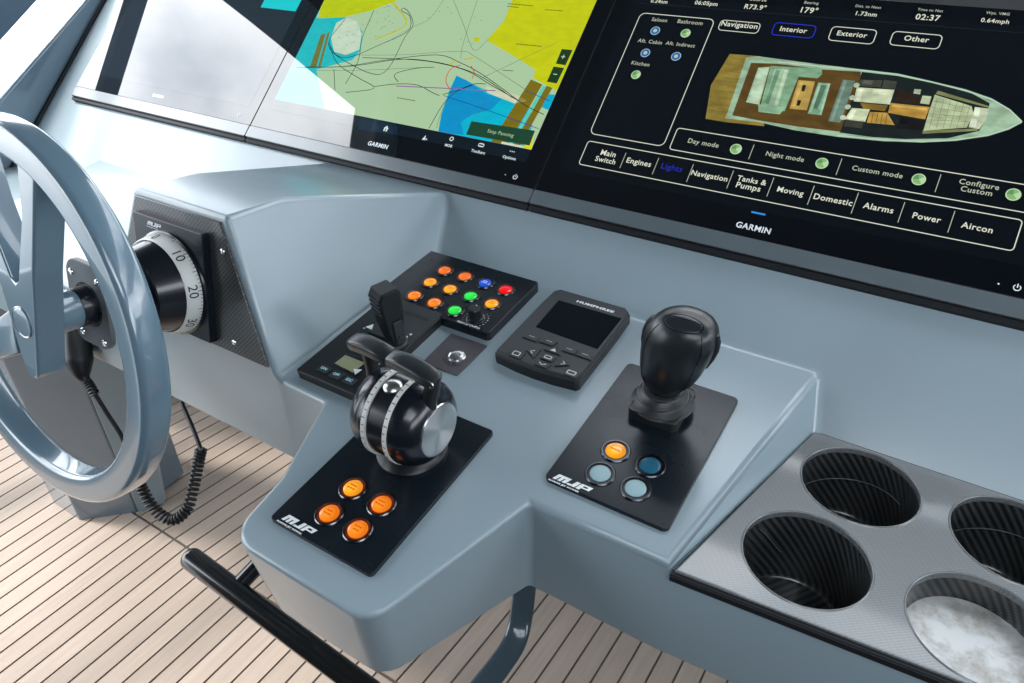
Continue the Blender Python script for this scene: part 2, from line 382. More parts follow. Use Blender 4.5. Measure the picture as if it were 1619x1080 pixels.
def build_console():
    V = {}
    P, S = PANEL.pt, SCR.pt
    ZB = .843
    def front_y(x): return .4283 + max(0, x + .113) * .075
    V['g'] = S(-.050, -.0688); V['f'] = P(-.0665, 0); V['e'] = P(-.1157, -.3125)
    V['h'] = Vector((V['e'].x, V['e'].y, .9607)); V['ir'] = Vector((.80, front_y(.80), .9607)); V['gr'] = S(.80, -.0688)
    V['N0'] = P(-.606, 0); V['N1'] = P(-.6145, -.3015); V['NB'] = S(-.636, .1035); V['NBL'] = S(-.885, .1035)
    V['BKR'] = Vector((-.688, .556, 1.149)); V['BKL'] = Vector((-.857, .556, 1.149))
    V['TR'] = DIAL.pt(.094, .101); V['TL'] = DIAL.pt(-.082, .101); V['BR'] = DIAL.pt(.163, -.073); V['BL'] = DIAL.pt(-.155, -.073)
    V['LB1'] = P(-.942, -.3015); V['L0'] = P(-.940, 0)
    V['rd'] = P(-1.440, 0); V['ep'] = P(-1.43, -.3015); V['hp'] = Vector((-1.44, .432, .9607)); V['gp'] = S(-1.47, -.0688)
    V['sl'] = S(-1.697, -.0688); V['wl'] = Vector((-1.697, .432, .9607))
    V['tl'] = S(-1.697, .60); V['tr'] = S(.80, .60)
    V['tlb'] = Vector((-1.697, 1.75, V['tl'].z + .03)); V['trb'] = Vector((.80, 1.75, V['tl'].z + .03))
    chain = [(-.5425, -.3055), (-.5035, -.4101), (-.4945, -.4900), (-.3135, -.4905), (-.2595, -.3135)]
    ch = round_chain(chain, [0, 0, .034, .030, 0])
    pod = []
    for i, (x, v) in enumerate(ch):
        V['p%d' % i] = P(x, v); pod.append('p%d' % i)
    bm = bmesh.new(); bv = {}
    def g(k):
        if k not in bv: bv[k] = bm.verts.new(V[k])
        return bv[k]
    def F(*ks): bm.faces.new([g(k) for k in ks])
    F('N1', *pod, 'e', 'f', 'N0')                       # control panel
    F('e', 'h', 'g', 'f')                               # facet down to the tray level
    F('LB1', 'L0', 'rd', 'ep'); F('ep', 'rd', 'gp', 'hp'); F('wl', 'hp', 'gp', 'sl')
    F('sl', 'gp', 'rd', 'L0', 'NBL', 'NB', 'N0', 'f', 'g', 'gr', 'tr', 'tl')   # dash face
    F('tl', 'tr', 'trb', 'tlb')
    F('BL', 'BR', 'TR', 'TL'); F('TL', 'TR', 'BKR', 'BKL'); F('BKL', 'BKR', 'NB', 'NBL')
    F('N1', 'N0', 'NB', 'BKR'); F('N1', 'BKR', 'TR', 'BR')
    F('LB1', 'BL', 'TL', 'BKL'); F('LB1', 'BKL', 'NBL', 'L0')
    # skirt
    order = ['wl', 'hp', 'ep', 'LB1', 'BL', 'BR', 'N1'] + pod + ['e', 'ir']
    cx, cy = -.40, .40
    bot = []
    for k in order:
        p = V[k]; x, y = p.x, p.y
        if k in pod and y < .42:
            x += (.012 if x < cx else -.006) * min(1, (.43 - y) / .12); y += .013 * min(1, (.43 - y) / .12)
        elif k in ('wl', 'hp', 'ep', 'LB1', 'BL', 'BR', 'N1'): y = .4375
        bot.append(bm.verts.new((x, y, ZB)))
    for i in range(len(order) - 1):
        if (bot[i].co - bot[i + 1].co).length < 1e-5: continue
        bm.faces.new((g('h' if order[i] == 'e' else order[i]), bot[i], bot[i + 1], g(order[i + 1])))
    r1 = bm.verts.new((.80, 1.0, ZB)); l1 = bm.verts.new((-1.697, 1.0, ZB))
    bm.faces.new([*bot, r1, l1][::-1])
    bmesh.ops.remove_doubles(bm, verts=bm.verts, dist=1e-5)
    root = empty('helm_console', Matrix.Translation((-.4, .44, ZB)), 'long grey-blue moulded helm console carrying the screens, levers and cup holders', 'console')
    bm.transform(Matrix.Translation((.4, -.44, -ZB)))
    o = finish('body', bm, M['paint'], root, smooth=28, bevel=.0065, segs=4)
    o.modifiers['bevel'].harden_normals = True
    for p in o.data.polygons: p.use_smooth = True
    # rubber seal where the console meets the cabin side
    a, b = SCR.pt(-1.6975, -.10, .002), SCR.pt(-1.6975, .60, .002)
    inv = root.matrix_world.inverted()
    finish('side_seal', tube_bm([inv @ a, inv @ b], .0045, 8), M['seal'], root)
    # leg that carries the console's outer end
    A, B, C = (-1.875, .526), (-1.749, .527), (-1.643, .628)
    bm = bmesh.new()
    pts = [A, B, C, (-1.67, .80), (-1.88, .80)]
    b0 = [bm.verts.new(inv @ Vector((x, y, .0))) for x, y in pts]; b1 = [bm.verts.new(inv @ Vector((x + .0, y, .95))) for x, y in pts]
    for i in range(5): bm.faces.new((b0[i], b0[(i + 1) % 5], b1[(i + 1) % 5], b1[i]))
    bm.faces.new(b1)
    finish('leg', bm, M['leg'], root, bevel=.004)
    # lighter web behind the leg
    bm = bmesh.new(); q = [(-1.640, .630, .0), (-1.640, .630, .86), (-1.60, .80, .86), (-1.61, .69, .0)]
    v = [bm.verts.new(inv @ Vector(p)) for p in q]; v2 = [bm.verts.new(inv @ (Vector(p) + Vector((-.02, .02, 0)))) for p in q]
    bm.faces.new(v); bm.faces.new(v2[::-1])
    for i in range(4): bm.faces.new((v[i], v2[i], v2[(i + 1) % 4], v[(i + 1) % 4]))
    finish('leg_web', bm, M['paint'], root, bevel=.003)
    return root
build_console()

# ------------------------------------------------------------------ deck
def wood(seed_col):
    m = mat('teak_plank', seed_col, .62); t = m.node_tree; b = t.nodes['Principled BSDF']
    tc = t.nodes.new('ShaderNodeTexCoord'); oi = t.nodes.new('ShaderNodeObjectInfo')
    mp = t.nodes.new('ShaderNodeMapping'); mp.inputs['Scale'].default_value = (60, 3, 60)
    ad = t.nodes.new('ShaderNodeVectorMath'); ad.operation = 'ADD'
    cb = t.nodes.new('ShaderNodeCombineXYZ'); ml = t.nodes.new('ShaderNodeMath'); ml.operation = 'MULTIPLY'; ml.inputs[1].default_value = 37
    t.links.new(oi.outputs['Random'], ml.inputs[0]); t.links.new(ml.outputs[0], cb.inputs['Y'])
    t.links.new(tc.outputs['Object'], ad.inputs[0]); t.links.new(cb.outputs[0], ad.inputs[1]); t.links.new(ad.outputs[0], mp.inputs['Vector'])
    n = t.nodes.new('ShaderNodeTexNoise'); n.inputs['Scale'].default_value = 1.6; n.inputs['Detail'].default_value = 6; n.inputs['Roughness'].default_value = .6
    t.links.new(mp.outputs[0], n.inputs['Vector'])
    n2 = t.nodes.new('ShaderNodeTexNoise'); n2.inputs['Scale'].default_value = 5; n2.inputs['Detail'].default_value = 4
    t.links.new(tc.outputs['Object'], n2.inputs['Vector'])
    mr = t.nodes.new('ShaderNodeMix'); mr.data_type = 'RGBA'
    mr.inputs[6].default_value = (*[x * .72 for x in seed_col], 1); mr.inputs[7].default_value = (*[x * 1.22 for x in seed_col], 1)
    t.links.new(n.outputs['Fac'], mr.inputs[0])
    m2 = t.nodes.new('ShaderNodeMix'); m2.data_type = 'RGBA'; m2.blend_type = 'MULTIPLY'; m2.inputs[0].default_value = 1
    mr2 = t.nodes.new('ShaderNodeMapRange'); mr2.inputs['To Min'].default_value = .86; mr2.inputs['To Max'].default_value = 1.1
    t.links.new(n2.outputs['Fac'], mr2.inputs['Value'])
    mr3 = t.nodes.new('ShaderNodeMapRange'); mr3.inputs['To Min'].default_value = .88; mr3.inputs['To Max'].default_value = 1.07
    t.links.new(oi.outputs['Random'], mr3.inputs['Value'])
    mm = t.nodes.new('ShaderNodeMath'); mm.operation = 'MULTIPLY'; t.links.new(mr2.outputs[0], mm.inputs[0]); t.links.new(mr3.outputs[0], mm.inputs[1])
    cc = t.nodes.new('ShaderNodeCombineXYZ')
    for k in range(3): t.links.new(mm.outputs[0], cc.inputs[k])
    t.links.new(mr.outputs[2], m2.inputs[6]); t.links.new(cc.outputs[0], m2.inputs[7]); t.links.new(m2.outputs[2], b.inputs['Base Color'])
    bp = t.nodes.new('ShaderNodeBump'); bp.inputs['Strength'].default_value = .25; bp.inputs['Distance'].default_value = .0006
    t.links.new(n.outputs['Fac'], bp.inputs['Height']); t.links.new(bp.outputs['Normal'], b.inputs['Normal'])
    return m
TEAK = wood((.275, .222, .182))
PITCH, X0 = .05047, -1.9257
HINGE = .621
def planks(parent, x_from, x_to, y0, y1):
    """one shared plank mesh, one object per plank"""
    bm = slab_bm(rrect(.0022, PITCH - .0022, y0, y1, .001, 1), .004, .0006)
    first = finish('plank', bm, TEAK, parent)
    k0 = math.floor((x_from - X0) / PITCH); k1 = math.ceil((x_to - X0) / PITCH)
    for k in range(k0, k1 + 1):
        o = first if k == k0 else first.copy()
        if k != k0: COL.objects.link(o)
        o.location = (X0 + k * PITCH, 0, .0)
deck = finish('deck', box_bm(-2.75, 1.2, -1.2, HINGE, -.03, .0005), M['caulk']); tag(deck, 'pale teak-planked deck with dark seams around the helm', None, None, 'structure')
planks(deck, -2.7, .35, -1.2, HINGE - .003)
foot = Frame((0, HINGE, 0), (1, 0, 0), (0, 1, -.11))
fw = finish('footwell_floor', box_bm(-2.75, 1.2, 0.0, 1.9, -.03, .0005), M['caulk']); fw.matrix_world = foot.mat()
tag(fw, 'shaded planked floor sloping away under the helm console', None, None, 'structure')
planks(fw, -2.7, .35, .004, 1.9)

# ------------------------------------------------------------------ cabin side, window bar and hardtop (seen at top left and in the reflections)
def build_side():
    X = -1.703
    root = empty('cabin_side', Matrix.Translation((X, .7, .95)), 'glossy grey-blue cabin side panel left of the console below the window', 'wall')
    # outline in (y, z)
    pts = [(.36, .845), (2.2, .845), (2.2, 2.04), (.944, 1.240), (.717, 1.094), (.42, .902)]
    bm = bmesh.new()
    f = [bm.verts.new((0, y - .7, z - .95)) for y, z in pts]; b = [bm.verts.new((-.045, y - .7, z - .95)) for y, z in pts]
    bm.faces.new(f); bm.faces.new(b[::-1]); n = len(pts)
    for i in range(n): bm.faces.new((f[i], b[i], b[(i + 1) % n], f[(i + 1) % n]))
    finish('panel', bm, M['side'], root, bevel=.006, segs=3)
    return root
SIDE = build_side()
bpy.context.view_layer.update()
def bar(name, a, b, w_, t_, material, label, cat):
    a, b = Vector(a), Vector(b); d = (b - a); L = d.length
    root_m = Matrix.Translation(a) @ d.to_track_quat('X', 'Z').to_matrix().to_4x4()
    o = finish(name, slab_bm(rrect(0, L, -t_ / 2, t_ / 2, t_ * .35, 3), w_, .004, z0=-w_ / 2), material)
    o.matrix_world = root_m; tag(o, label, cat); return o
_wb = bar('window_bar', (-1.80, -.3, .598), (-1.80, 2.2, 2.178), .043, .025, M['winframe'], None, None)
_mw = _wb.matrix_world.copy(); _wb.parent = SIDE; _wb.matrix_parent_inverse = SIDE.matrix_world.inverted(); _wb.matrix_world = _mw
bar('outer_rail', (-2.40, -.3, .275), (-2.40, 2.2, 1.862), .085, .05, M['winbar'], 'dark slanting rail outside the bright side window in the top left corner', 'rail')
tag(finish('lower_side_wall', box_bm(-2.16, -2.10, .86, 1.75, -.15, .84), M['side'], bevel=.005), 'lower cabin side beyond the console leg', None, None, 'structure')  # added wall that keeps light from the left off the footwell
# roof: outline measured from its mirror image in the left screens and in the glossy plates; aft opening added to light the dash
def build_roof():
    z = 2.10
    root = empty('hardtop', Matrix.Translation((0, 0, z)), 'grey hardtop roof over the helm', None, None, 'structure'); del root['category']
    main = [(-2.60, 1.02), (-2.39, .905), (-2.25, .842), (-2.10, .771), (-1.769, .606), (-1.80, .50), (-1.84, .35), (-1.90, -.3), (-1.95, -1.60), (-.05, -1.60), (-.05, -.05), (1.30, -.05), (1.30, -.95), (-.04, -.95), (-.04, -1.60), (2.3, -1.60), (2.3, 1.18), (-.80, 1.18), (-.80, 1.58), (2.3, 1.58), (2.3, 1.95), (-2.6, 1.95)]
    finish('roof_panel', slab_bm(main, .09, .02), M['roof'], root, smooth=30)
    edge = [(-2.39, .905), (-2.25, .842), (-2.10, .771), (-1.769, .606), (-1.80, .50), (-1.84, .35), (-1.90, -.3), (-1.95, -1.55)]
    bm = bmesh.new(); prev = None
    for i, (x, y) in enumerate(edge):
        k = min(1, max(0, (i - 2) / 2))
        inn = (x + .20 * k + .05 * (1 - k), y + .20 * (1 - k) + .03 * k)
        cur = [bm.verts.new((x + .01, y, .004)), bm.verts.new((x + .01, y + .005, -.022)), bm.verts.new((inn[0], inn[1], -.012)), bm.verts.new((inn[0] + .01, inn[1] + .01, .004))]
        if prev:
            for j in range(3): bm.faces.new((prev[j], prev[j + 1], cur[j + 1], cur[j]))
        prev = cur
    finish('roof_edge', bm, M['side'], root, smooth=45)  # added strip in paler lacquer, imitating light bounced onto the edge
build_roof()
def wall(name, x0, x1, y0, y1, z0, z1, material, label, cat='wall'):
    o = finish(name, box_bm(x0, x1, y0, y1, z0, z1), material, bevel=.01)
    if cat == 'bench': tag(o, label, cat)
    else: tag(o, label, None, None, 'structure')
    return o
wall('aft_bulkhead', -1.95, 2.3, -1.62, -1.56, -.1, 2.10, M['roof'], 'grey cabin bulkhead behind the helm, out of the picture')  # unseen wall put in to darken the console skirts
wall('starboard_side', 1.64, 1.70, -1.56, 2.2, -.3, 1.35, M['roof'], 'low grey cabin side to the right, out of the picture')  # out of view, added and raised to hold light off the right-hand deck
wall('forward_bulkhead', -2.75, 1.64, 1.75, 1.80, -.4, .95, M['paint'], 'lower forward bulkhead under the console')  # added to close the front so that the footwell turns dark
wall('pilot_bench', -1.0, 1.1, -1.25, -.14, 0, 1.0, M['rubber'], 'dark pilot bench behind the camera, out of the picture', 'bench')  # unseen box added to block light falling on the deck
wall('bulwark', -2.81, -2.75, -1.6, 2.4, -.3, .62, M['paint'], 'low outer side of the boat beyond the deck on the left')
ground = finish('water', sheet_bm([(-900, -900), (900, -900), (900, 900), (-900, 900)], -1.6), noisy(mat('sea', (.03, .06, .07), .15), .5, .2, 0, .05))
tag(ground, 'open water around the boat', None, None, 'structure')
# ================================================================== displays
HS = .012
def smeas(u, v, dh=0.0): return SCR.meas(u, v, HS + dh)
JX = [-1.6175, -1.080, -.4965, .0870 + .030]       # panel joints along X
JX[0] = smeas(121, 133.7)[0]; JX[1] = smeas(395.6, 197.8)[0]; JX[2] = smeas(843.6, 302)[0]; JX[3] = .122
S0, S1 = .1098, .1325                              # trim strip, then glass
STOP = S1 + .345
def rel(pts, o): return [(a - o[0], b - o[1]) for a, b in pts]
def build_display(i, label):
    x0, x1 = JX[i] + .0008, JX[i + 1] - .0008
    o = (x0, S0)
    root = empty('display_screen', SCR.mat(x0, S0, 0), label, 'screen', 'three flush chart displays in a row across the dash')
    finish('housing', slab_bm(rrect(0, x1 - x0, 0, STOP - S0 + .02, .003, 3), HS - .0006, .0006), M['plastic'], root)
    finish('lower_gasket', slab_bm(rrect(0, x1 - x0, -.0068, .0008, .002, 3), HS - .004, .0006), M['seal'], root)  # black strip for the housing's underside with its shadow painted in
    finish('trim_strip', slab_bm(rrect(0, x1 - x0, .0012, S1 - S0 - .0006, .002, 3), .0012, .0006, z0=HS - .0006), M['bezel'], root)
    finish('glass', slab_bm(rrect(0.0003, x1 - x0 - .0003, S1 - S0, STOP - S0, .001, 2), .0010, .0003, z0=HS - .0010), M['glass'], root)
    return root, o
def add_sheet(name, pts, material, root, o, k): return finish(name, sheet_bm(rel(pts, o), HS + .00012 * k), material, root)
def px(pts, dh=0.0): return [smeas(u, v, dh) for u, v in pts]
def spans(items):
    """(text, uL, vL, uR, vR, bold): centre line ends of a word in the photo -> print items"""
    return items
def words(name, items, material, root, o, k, hscale=None):
    """one print per word: (text, uL, vL, uR, vR, bold) centre-line ends measured in the photo"""
    for it in items:
        s, u0, v0, u1, v1 = it[:5]; bold = (it[5] if len(it) > 5 else 0.0) * .6 + .008; ht = it[6] if len(it) > 6 else None
        a, b = smeas(u0, v0), smeas(u1, v1)
        text_obj(name, [(s, (a[0] + b[0]) / 2 - o[0], (a[1] + b[1]) / 2 - o[1], abs(b[0] - a[0]), ht, bold)], material, root, HS + .00012 * k)

# --- left display: almost lost in the reflected sky
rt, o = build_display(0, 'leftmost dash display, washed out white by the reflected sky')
a0 = smeas(392, 172); top = STOP - .02
x_r = a0[0]; s_b = smeas(392, 168)[1]; x_l = JX[0] + .028
add_sheet('display_area', [(x_l, s_b), (x_r, s_b), (x_r, top), (x_l, top)], ui((.10, .13, .16), 1.0), rt, o, 1)
cy_b = smeas(440, 15)[1]
add_sheet('chart_strip', [(smeas(412, 12)[0], cy_b), (smeas(468, 17)[0], cy_b), (smeas(468, 17)[0], top), (smeas(412, 12)[0], top)], ui((.05, .78, .80)), rt, o, 2)
gx, gs = smeas(250, 152)
text_obj('maker_lettering', [('GARMIN', gx - o[0], gs - o[1], .034, None, .02)], M['white'], rt, HS + .0003)
ix, is_ = smeas(378, 182)
finish('power_mark', line_bm(circle(ix - o[0], is_ - o[1], .0028, 16), .001, HS + .0003, closed=True), M['white'], rt)

# --- middle display: chart
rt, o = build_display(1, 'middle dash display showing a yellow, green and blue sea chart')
def z2(pts): return [smeas(400 + x / 2.998, y / 2.998) for x, y in pts]
xr = smeas(892, 118)[0]; xl = smeas(452, 122)[0]; sb = smeas(840.5, 237)[1]; toolb = smeas(840, 258)[1]
SB2 = smeas(700, 208)[1]
disp = [(xl, sb), (xr, sb), (xr, top), (xl, top)]
add_sheet('chart_background', disp, ui((.66, .78, .62)), rt, o, 1)
def clip(poly):
    """clip a polygon to the display area"""
    def cut(P, f, inter):
        res = []
        for i in range(len(P)):
            a, b = P[i - 1], P[i]
            if f(b):
                if not f(a): res.append(inter(a, b))
                res.append(b)
            elif f(a): res.append(inter(a, b))
        return res
    def at(ax, val):
        def g(a, b):
            t = (val - a[ax]) / (b[ax] - a[ax]); return (a[0] + (b[0] - a[0]) * t, a[1] + (b[1] - a[1]) * t)
        return g
    for ax, val, sg in ((0, xl, 1), (0, xr, -1), (1, sb, 1), (1, top, -1)):
        poly = cut(poly, lambda p: sg * (p[ax] - val) >= 0, at(ax, val))
        if not poly: return poly
    return poly
def area(name, zp, c, k, e=1.0):
    P = clip(z2(zp))
    if len(P) > 2: add_sheet(name, P, ui(c, e, .07), rt, o, k)
area('shallow_water', [(330, -150), (170, 300), (60, 560), (200, 590), (350, 560), (300, 330), (470, 285), (510, 240), (520, 150), (430, 75), (300, 85), (340, 0), (380, -150)], (.10, .72, .74), 2)
area('shoal', [(395, 110), (440, 85), (490, 100), (515, 160), (505, 235), (440, 262), (385, 245), (370, 180)], (.76, .84, .74), 3)  # round chart patch, painted paler for the reflection on the glass
area('depth_band', [(322, 165), (345, 160), (300, 320), (270, 320)], (.42, .44, .16), 3)
area('depth_band', [(352, 158), (366, 150), (322, 318), (308, 320)], (.45, .46, .18), 3)
area('land', [(345, -80), (900, -130), (690, 0), (560, 52), (430, 82), (310, 88)], (.72, .78, .02), 3)
area('land', [(1290, -150), (1900, -150), (1500, 560), (1440, 430), (1330, 372), (1338, 330), (1225, 260), (1108, 192), (1190, 100)], (.76, .79, .02), 3)
area('land', [(1050, 175), (1075, 180), (1070, 200), (1045, 195)], (.74, .78, .05), 3)
area('shallow_water', [(965, 358), (1105, 430), (1240, 490), (1290, 480), (1330, 560), (1290, 760), (1000, 720), (875, 640), (893, 540), (930, 430)], (.0, .70, .80), 3)
area('deep_water', [(965, 362), (1010, 380), (1105, 445), (1180, 470), (1130, 520), (1040, 545), (985, 580), (1000, 640), (880, 630), (897, 540), (935, 432)], (.02, .56, .78), 4)
area('shallow_water', [(1380, 445), (1450, 452), (1420, 530), (1345, 500)], (.0, .66, .80), 3)
area('shore', [(1105, 410), (1260, 455), (1300, 480), (1240, 492), (1110, 440)], (.80, .83, .70), 5)
area('depth_band', [(1318, 378), (1372, 402), (1190, 720), (1100, 720)], (.48, .42, .03), 5)
area('depth_band', [(1392, 408), (1420, 418), (1250, 720), (1215, 720)], (.48, .42, .03), 5)
area('depth_band', [(1374, 408), (1390, 412), (1210, 720), (1195, 720)], (.35, .80, .72), 5)
area('shore', [(1180, 672), (1310, 700), (1310, 712), (1175, 690)], (.86, .86, .78), 6)
area('land', [(1292, 680), (1330, 640), (1322, 715), (1275, 706)], (.86, .84, .05), 7)
def tracks(name, lines, c, wd, k):
    bm = bmesh.new()
    for L in lines:
        P = [(a - o[0], b - o[1]) for a, b in z2(L)]
        P = [p for p in P if xl - o[0] <= p[0] <= xr - o[0] and sb - o[1] <= p[1] <= top - o[1]]
        if len(P) > 1: line_bm([tuple(q[:2]) for q in spline([(x, y, 0) for x, y in P], 4)], wd, HS + .00012 * k, bm)
    tag(finish(name, bm, ui(c), rt), kind='stuff')
tracks('track_lines', [
    [(205, 318), (420, 318), (620, 288), (870, 262), (985, 300), (1080, 350), (1180, 420), (1290, 500), (1380, 545)],
    [(240, 322), (470, 315), (700, 283), (860, 295), (1000, 330), (1100, 375), (1230, 465), (1383, 575)],
    [(520, 275), (760, 285), (900, 305), (1020, 340), (1130, 405), (1260, 480), (1385, 560)],
    [(440, 90), (370, 180), (365, 230), (420, 280), (560, 350), (640, 330), (720, 180), (760, 120), (740, 60), (712, 40), (708, 55), (745, 80), (735, 150), (600, 215), (470, 270), (400, 265), (365, 215)],
    [(360, 200), (400, 300), (500, 370), (575, 420), (440, 440)], [(575, 412), (680, 400), (780, 405), (850, 440), (885, 455)],
    [(690, 390), (672, 365), (690, 345), (780, 325), (860, 320)],
    [(900, 450), (970, 430), (1050, 400), (1105, 400)], [(835, 610), (900, 500), (960, 440), (1040, 405)],
    [(385, 330), (390, 430)], [(575, 50), (520, 180), (500, 290), (440, 400)]], (.07, .10, .07), .0011, 8)
tracks('thin_lines', [
    [(950, 0), (1000, 120), (1048, 240), (1115, 190)], [(1065, 0), (1000, 200), (985, 280)], [(905, 0), (840, 90), (760, 130), (640, 200)],
    [(390, 262), (700, 262), (980, 245), (1060, 275), (1290, 425)], [(1090, 370), (1300, 270), (1450, 200), (1560, 160)],
    [(800, 322), (500, 335), (300, 335)], [(950, 420), (900, 520), (870, 610)], [(1110, 450), (1070, 540), (1010, 610)]], (.28, .33, .28), .0006, 8)
tracks('route_line', [[(680, 410), (900, 420), (1150, 432), (1440, 440)]], (.55, .30, .58), .0016, 9)
tracks('heading_line', [[(905, 455), (1100, 520), (1355, 612)], [(1290, 430), (1405, 480)]], (.05, .18, .60), .0009, 9)
tracks('range_ring', [[(935, 425), (916, 390), (925, 350), (950, 322), (985, 312)], [(1035, 315), (1050, 345), (1040, 375)]], (.80, .10, .08), .0013, 9)
tracks('channel_marks', [[(670, 20), (728, 118), (582, 190)], [(640, 0), (672, 22)], [(930, 310), (965, 290)], [(1000, 285), (1045, 278)]], (.74, .72, .05), .0026, 8)
bm = bmesh.new()
for _ in range(44):
    x, y = random.choice([(random.uniform(620, 690), random.uniform(30, 170)), (random.uniform(400, 500), random.uniform(110, 230)), (random.uniform(760, 1100), random.uniform(20, 240)), (random.uniform(500, 620), random.uniform(60, 180))])
    a, b = z2([(x, y)])[0]; line_bm([(a - o[0] - .0012, b - o[1]), (a - o[0] + .0012, b - o[1] + .0004)], .0008, HS + .001, bm)
tag(finish('soundings', bm, ui((.20, .36, .30)), rt), kind='stuff')
def zw(s, x0, y0, x1, y1, b=0.0, ht=None): return (s, 400 + x0 / 2.998, y0 / 2.998, 400 + x1 / 2.998, y1 / 2.998, b, ht)
bm = bmesh.new()
for x0, y0, x1, y1 in ((1210, 20, 1330, 30), (1385, 48, 1470, 54), (1248, 210, 1370, 222), (1185, 335, 1235, 338), (685, 465, 772, 480), (1205, 32, 1262, 38)):
    a, b = z2([(x0, y0)])[0]; c, d = z2([(x1, y1)])[0]; n = 14
    for q in range(n):
        t0, t1 = q / n, (q + .72) / n
        line_bm([(a + (c - a) * t0 - o[0], b + (d - b) * t0 - o[1]), (a + (c - a) * t1 - o[0], b + (d - b) * t1 - o[1])], .0016, HS + .001, bm)
tag(finish('place_names', bm, ui((.25, .30, .12)), rt), kind='stuff')
finish('toolbar', sheet_bm(rel([(xl, toolb), (xr, toolb), (xr, sb), (xl, sb)], o), HS + .00014), ui((.035, .08, .11)), rt)
add_sheet('home_button', z2([(505, 560), (690, 597), (680, 640), (495, 615)]), ui((.05, .13, .20)), rt, o, 2)
add_sheet('panning_button', z2([(1037, 577), (1338, 622), (1312, 692), (1012, 640)]), ui((.10, .26, .17)), rt, o, 10)
words('panning_text', [zw('Stop Panning', 1112, 627, 1238, 645, .01)], ui((.62, .72, .55)), rt, o, 12)
words('toolbar_text', [zw('MOB', 912, 690, 946, 694, .03), zw('Toolbars', 1036, 716, 1102, 727, .02), zw('Options', 1184, 747, 1247, 756, .02)], ui((.85, .90, .90)), rt, o, 12)
bm = bmesh.new()
a, b = z2([(632, 612)])[0]; a -= o[0]; b -= o[1]
sheet_bm([(a - .005, b), (a + .005, b), (a, b + .0055)], HS + .0012, bm); sheet_bm([(a - .0036, b - .0045), (a - .001, b - .0045), (a - .001, b), (a - .0036, b)], HS + .0012, bm); sheet_bm([(a + .001, b - .0045), (a + .0036, b - .0045), (a + .0036, b), (a + .001, b)], HS + .0012, bm)
a, b = z2([(818, 655)])[0]; a -= o[0]; b -= o[1]
sheet_bm([(a - .0045, b - .004), (a + .0015, b - .004), (a - .001, b + .0045)], HS + .0012, bm); sheet_bm([(a + .002, b - .003), (a + .0045, b - .003), (a + .0045, b - .001), (a + .002, b - .001)], HS + .0012, bm)
a, b = z2([(943, 660)])[0]; a -= o[0]; b -= o[1]; line_bm(circle(a, b, .003, 12), .0014, HS + .0012, bm, closed=True)
a, b = z2([(1083, 690)])[0]; a -= o[0]; b -= o[1]; line_bm([(a - .004, b - .002), (a + .004, b - .002)], .0016, HS + .0012, bm); line_bm([(a - .004, b + .0022), (a + .004, b + .0022)], .0016, HS + .0012, bm); line_bm([(a - .0045, b - .002), (a - .0045, b + .002)], .001, HS + .0012, bm); line_bm([(a + .0045, b - .002), (a + .0045, b + .002)], .001, HS + .0012, bm)
a, b = z2([(1230, 720)])[0]; a -= o[0]; b -= o[1]
for q in (-1, 0, 1): sheet_bm(circle(a + q * .0032, b, .0009, 8), HS + .0012, bm)
tag(finish('toolbar_icons', bm, ui((.85, .90, .90)), rt), kind='stuff')
for nm, zp, zc in (('zoom_button', [(1465, 235), (1516, 240), (1482, 312), (1436, 304)], (1472, 272)), ('zoom_button', [(1426, 318), (1476, 325), (1441, 398), (1394, 390)], (1434, 355))):
    add_sheet(nm, z2(zp), ui((.10, .22, .08)), rt, o, 10)
    a, b = z2([zc])[0]; a -= o[0]; b -= o[1]; bm = line_bm([(a - .0032, b), (a + .0032, b)], .0012, HS + .0015)
    if zc[0] > 1450: line_bm([(a, b - .0034), (a, b + .0034)], .0012, HS + .00152, bm)
    finish('zoom_sign', bm, ui((.8, .85, .75)), rt)
words('maker_lettering', [('GARMIN', 582, 226.5, 613.5, 232.5, .025)], M['white'], rt, o, 3)
def power(u, v, root, o):
    a, b = smeas(u, v); a -= o[0]; b -= o[1]
    arc = [(a + .0032 * math.sin(R_(t)), b + .0032 * math.cos(R_(t))) for t in range(35, 330, 18)]
    bm = line_bm(arc, .0011, HS + .0003); line_bm([(a, b), (a, b + .0045)], .0011, HS + .00032, bm); finish('power_mark', bm, M['white'], root)
    a, b = smeas(u - 15.5 * (1.9 if u > 1000 else 1), v - 6 if u > 1000 else v - 3.5); sh = finish('sensor_dot', sheet_bm(circle(a - o[0], b - o[1], .0009, 10), HS + .0003), M['white'], root)
power(814.6, 280, rt, o)

# --- right display: boat systems page
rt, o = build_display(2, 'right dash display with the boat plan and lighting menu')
W1, W2 = ui((.86, .87, .80)), ui((.72, .74, .66))
add_sheet('menu_background', rel([smeas(888, 265), smeas(888, 265), (0, 0)], (0, 0)) if False else [(smeas(889, 262)[0], smeas(889, 270)[1]), (JX[3] - .022, smeas(889, 270)[1]), (JX[3] - .022, top), (smeas(889, 262)[0], top)], ui((.012, .022, .032)), rt, o, 1)
def rbox(name, corners, r, c, wd=.0011, k=3):
    P = px(corners); xs = sorted(p[0] for p in P); ss = sorted(p[1] for p in P)
    x0, x1 = (xs[0] + xs[1]) / 2, (xs[2] + xs[3]) / 2; y0, y1 = (ss[0] + ss[1]) / 2, (ss[2] + ss[3]) / 2
    return finish(name, line_bm(rrect(x0 - o[0], x1 - o[0], y0 - o[1], y1 - o[1], r, 4), wd, HS + .00012 * k, closed=True), c, rt), (x0, x1, y0, y1)
rbox('light_list_frame', [(1010, 22), (1128, 29), (935, 212), (1052, 232)], .008, W1)
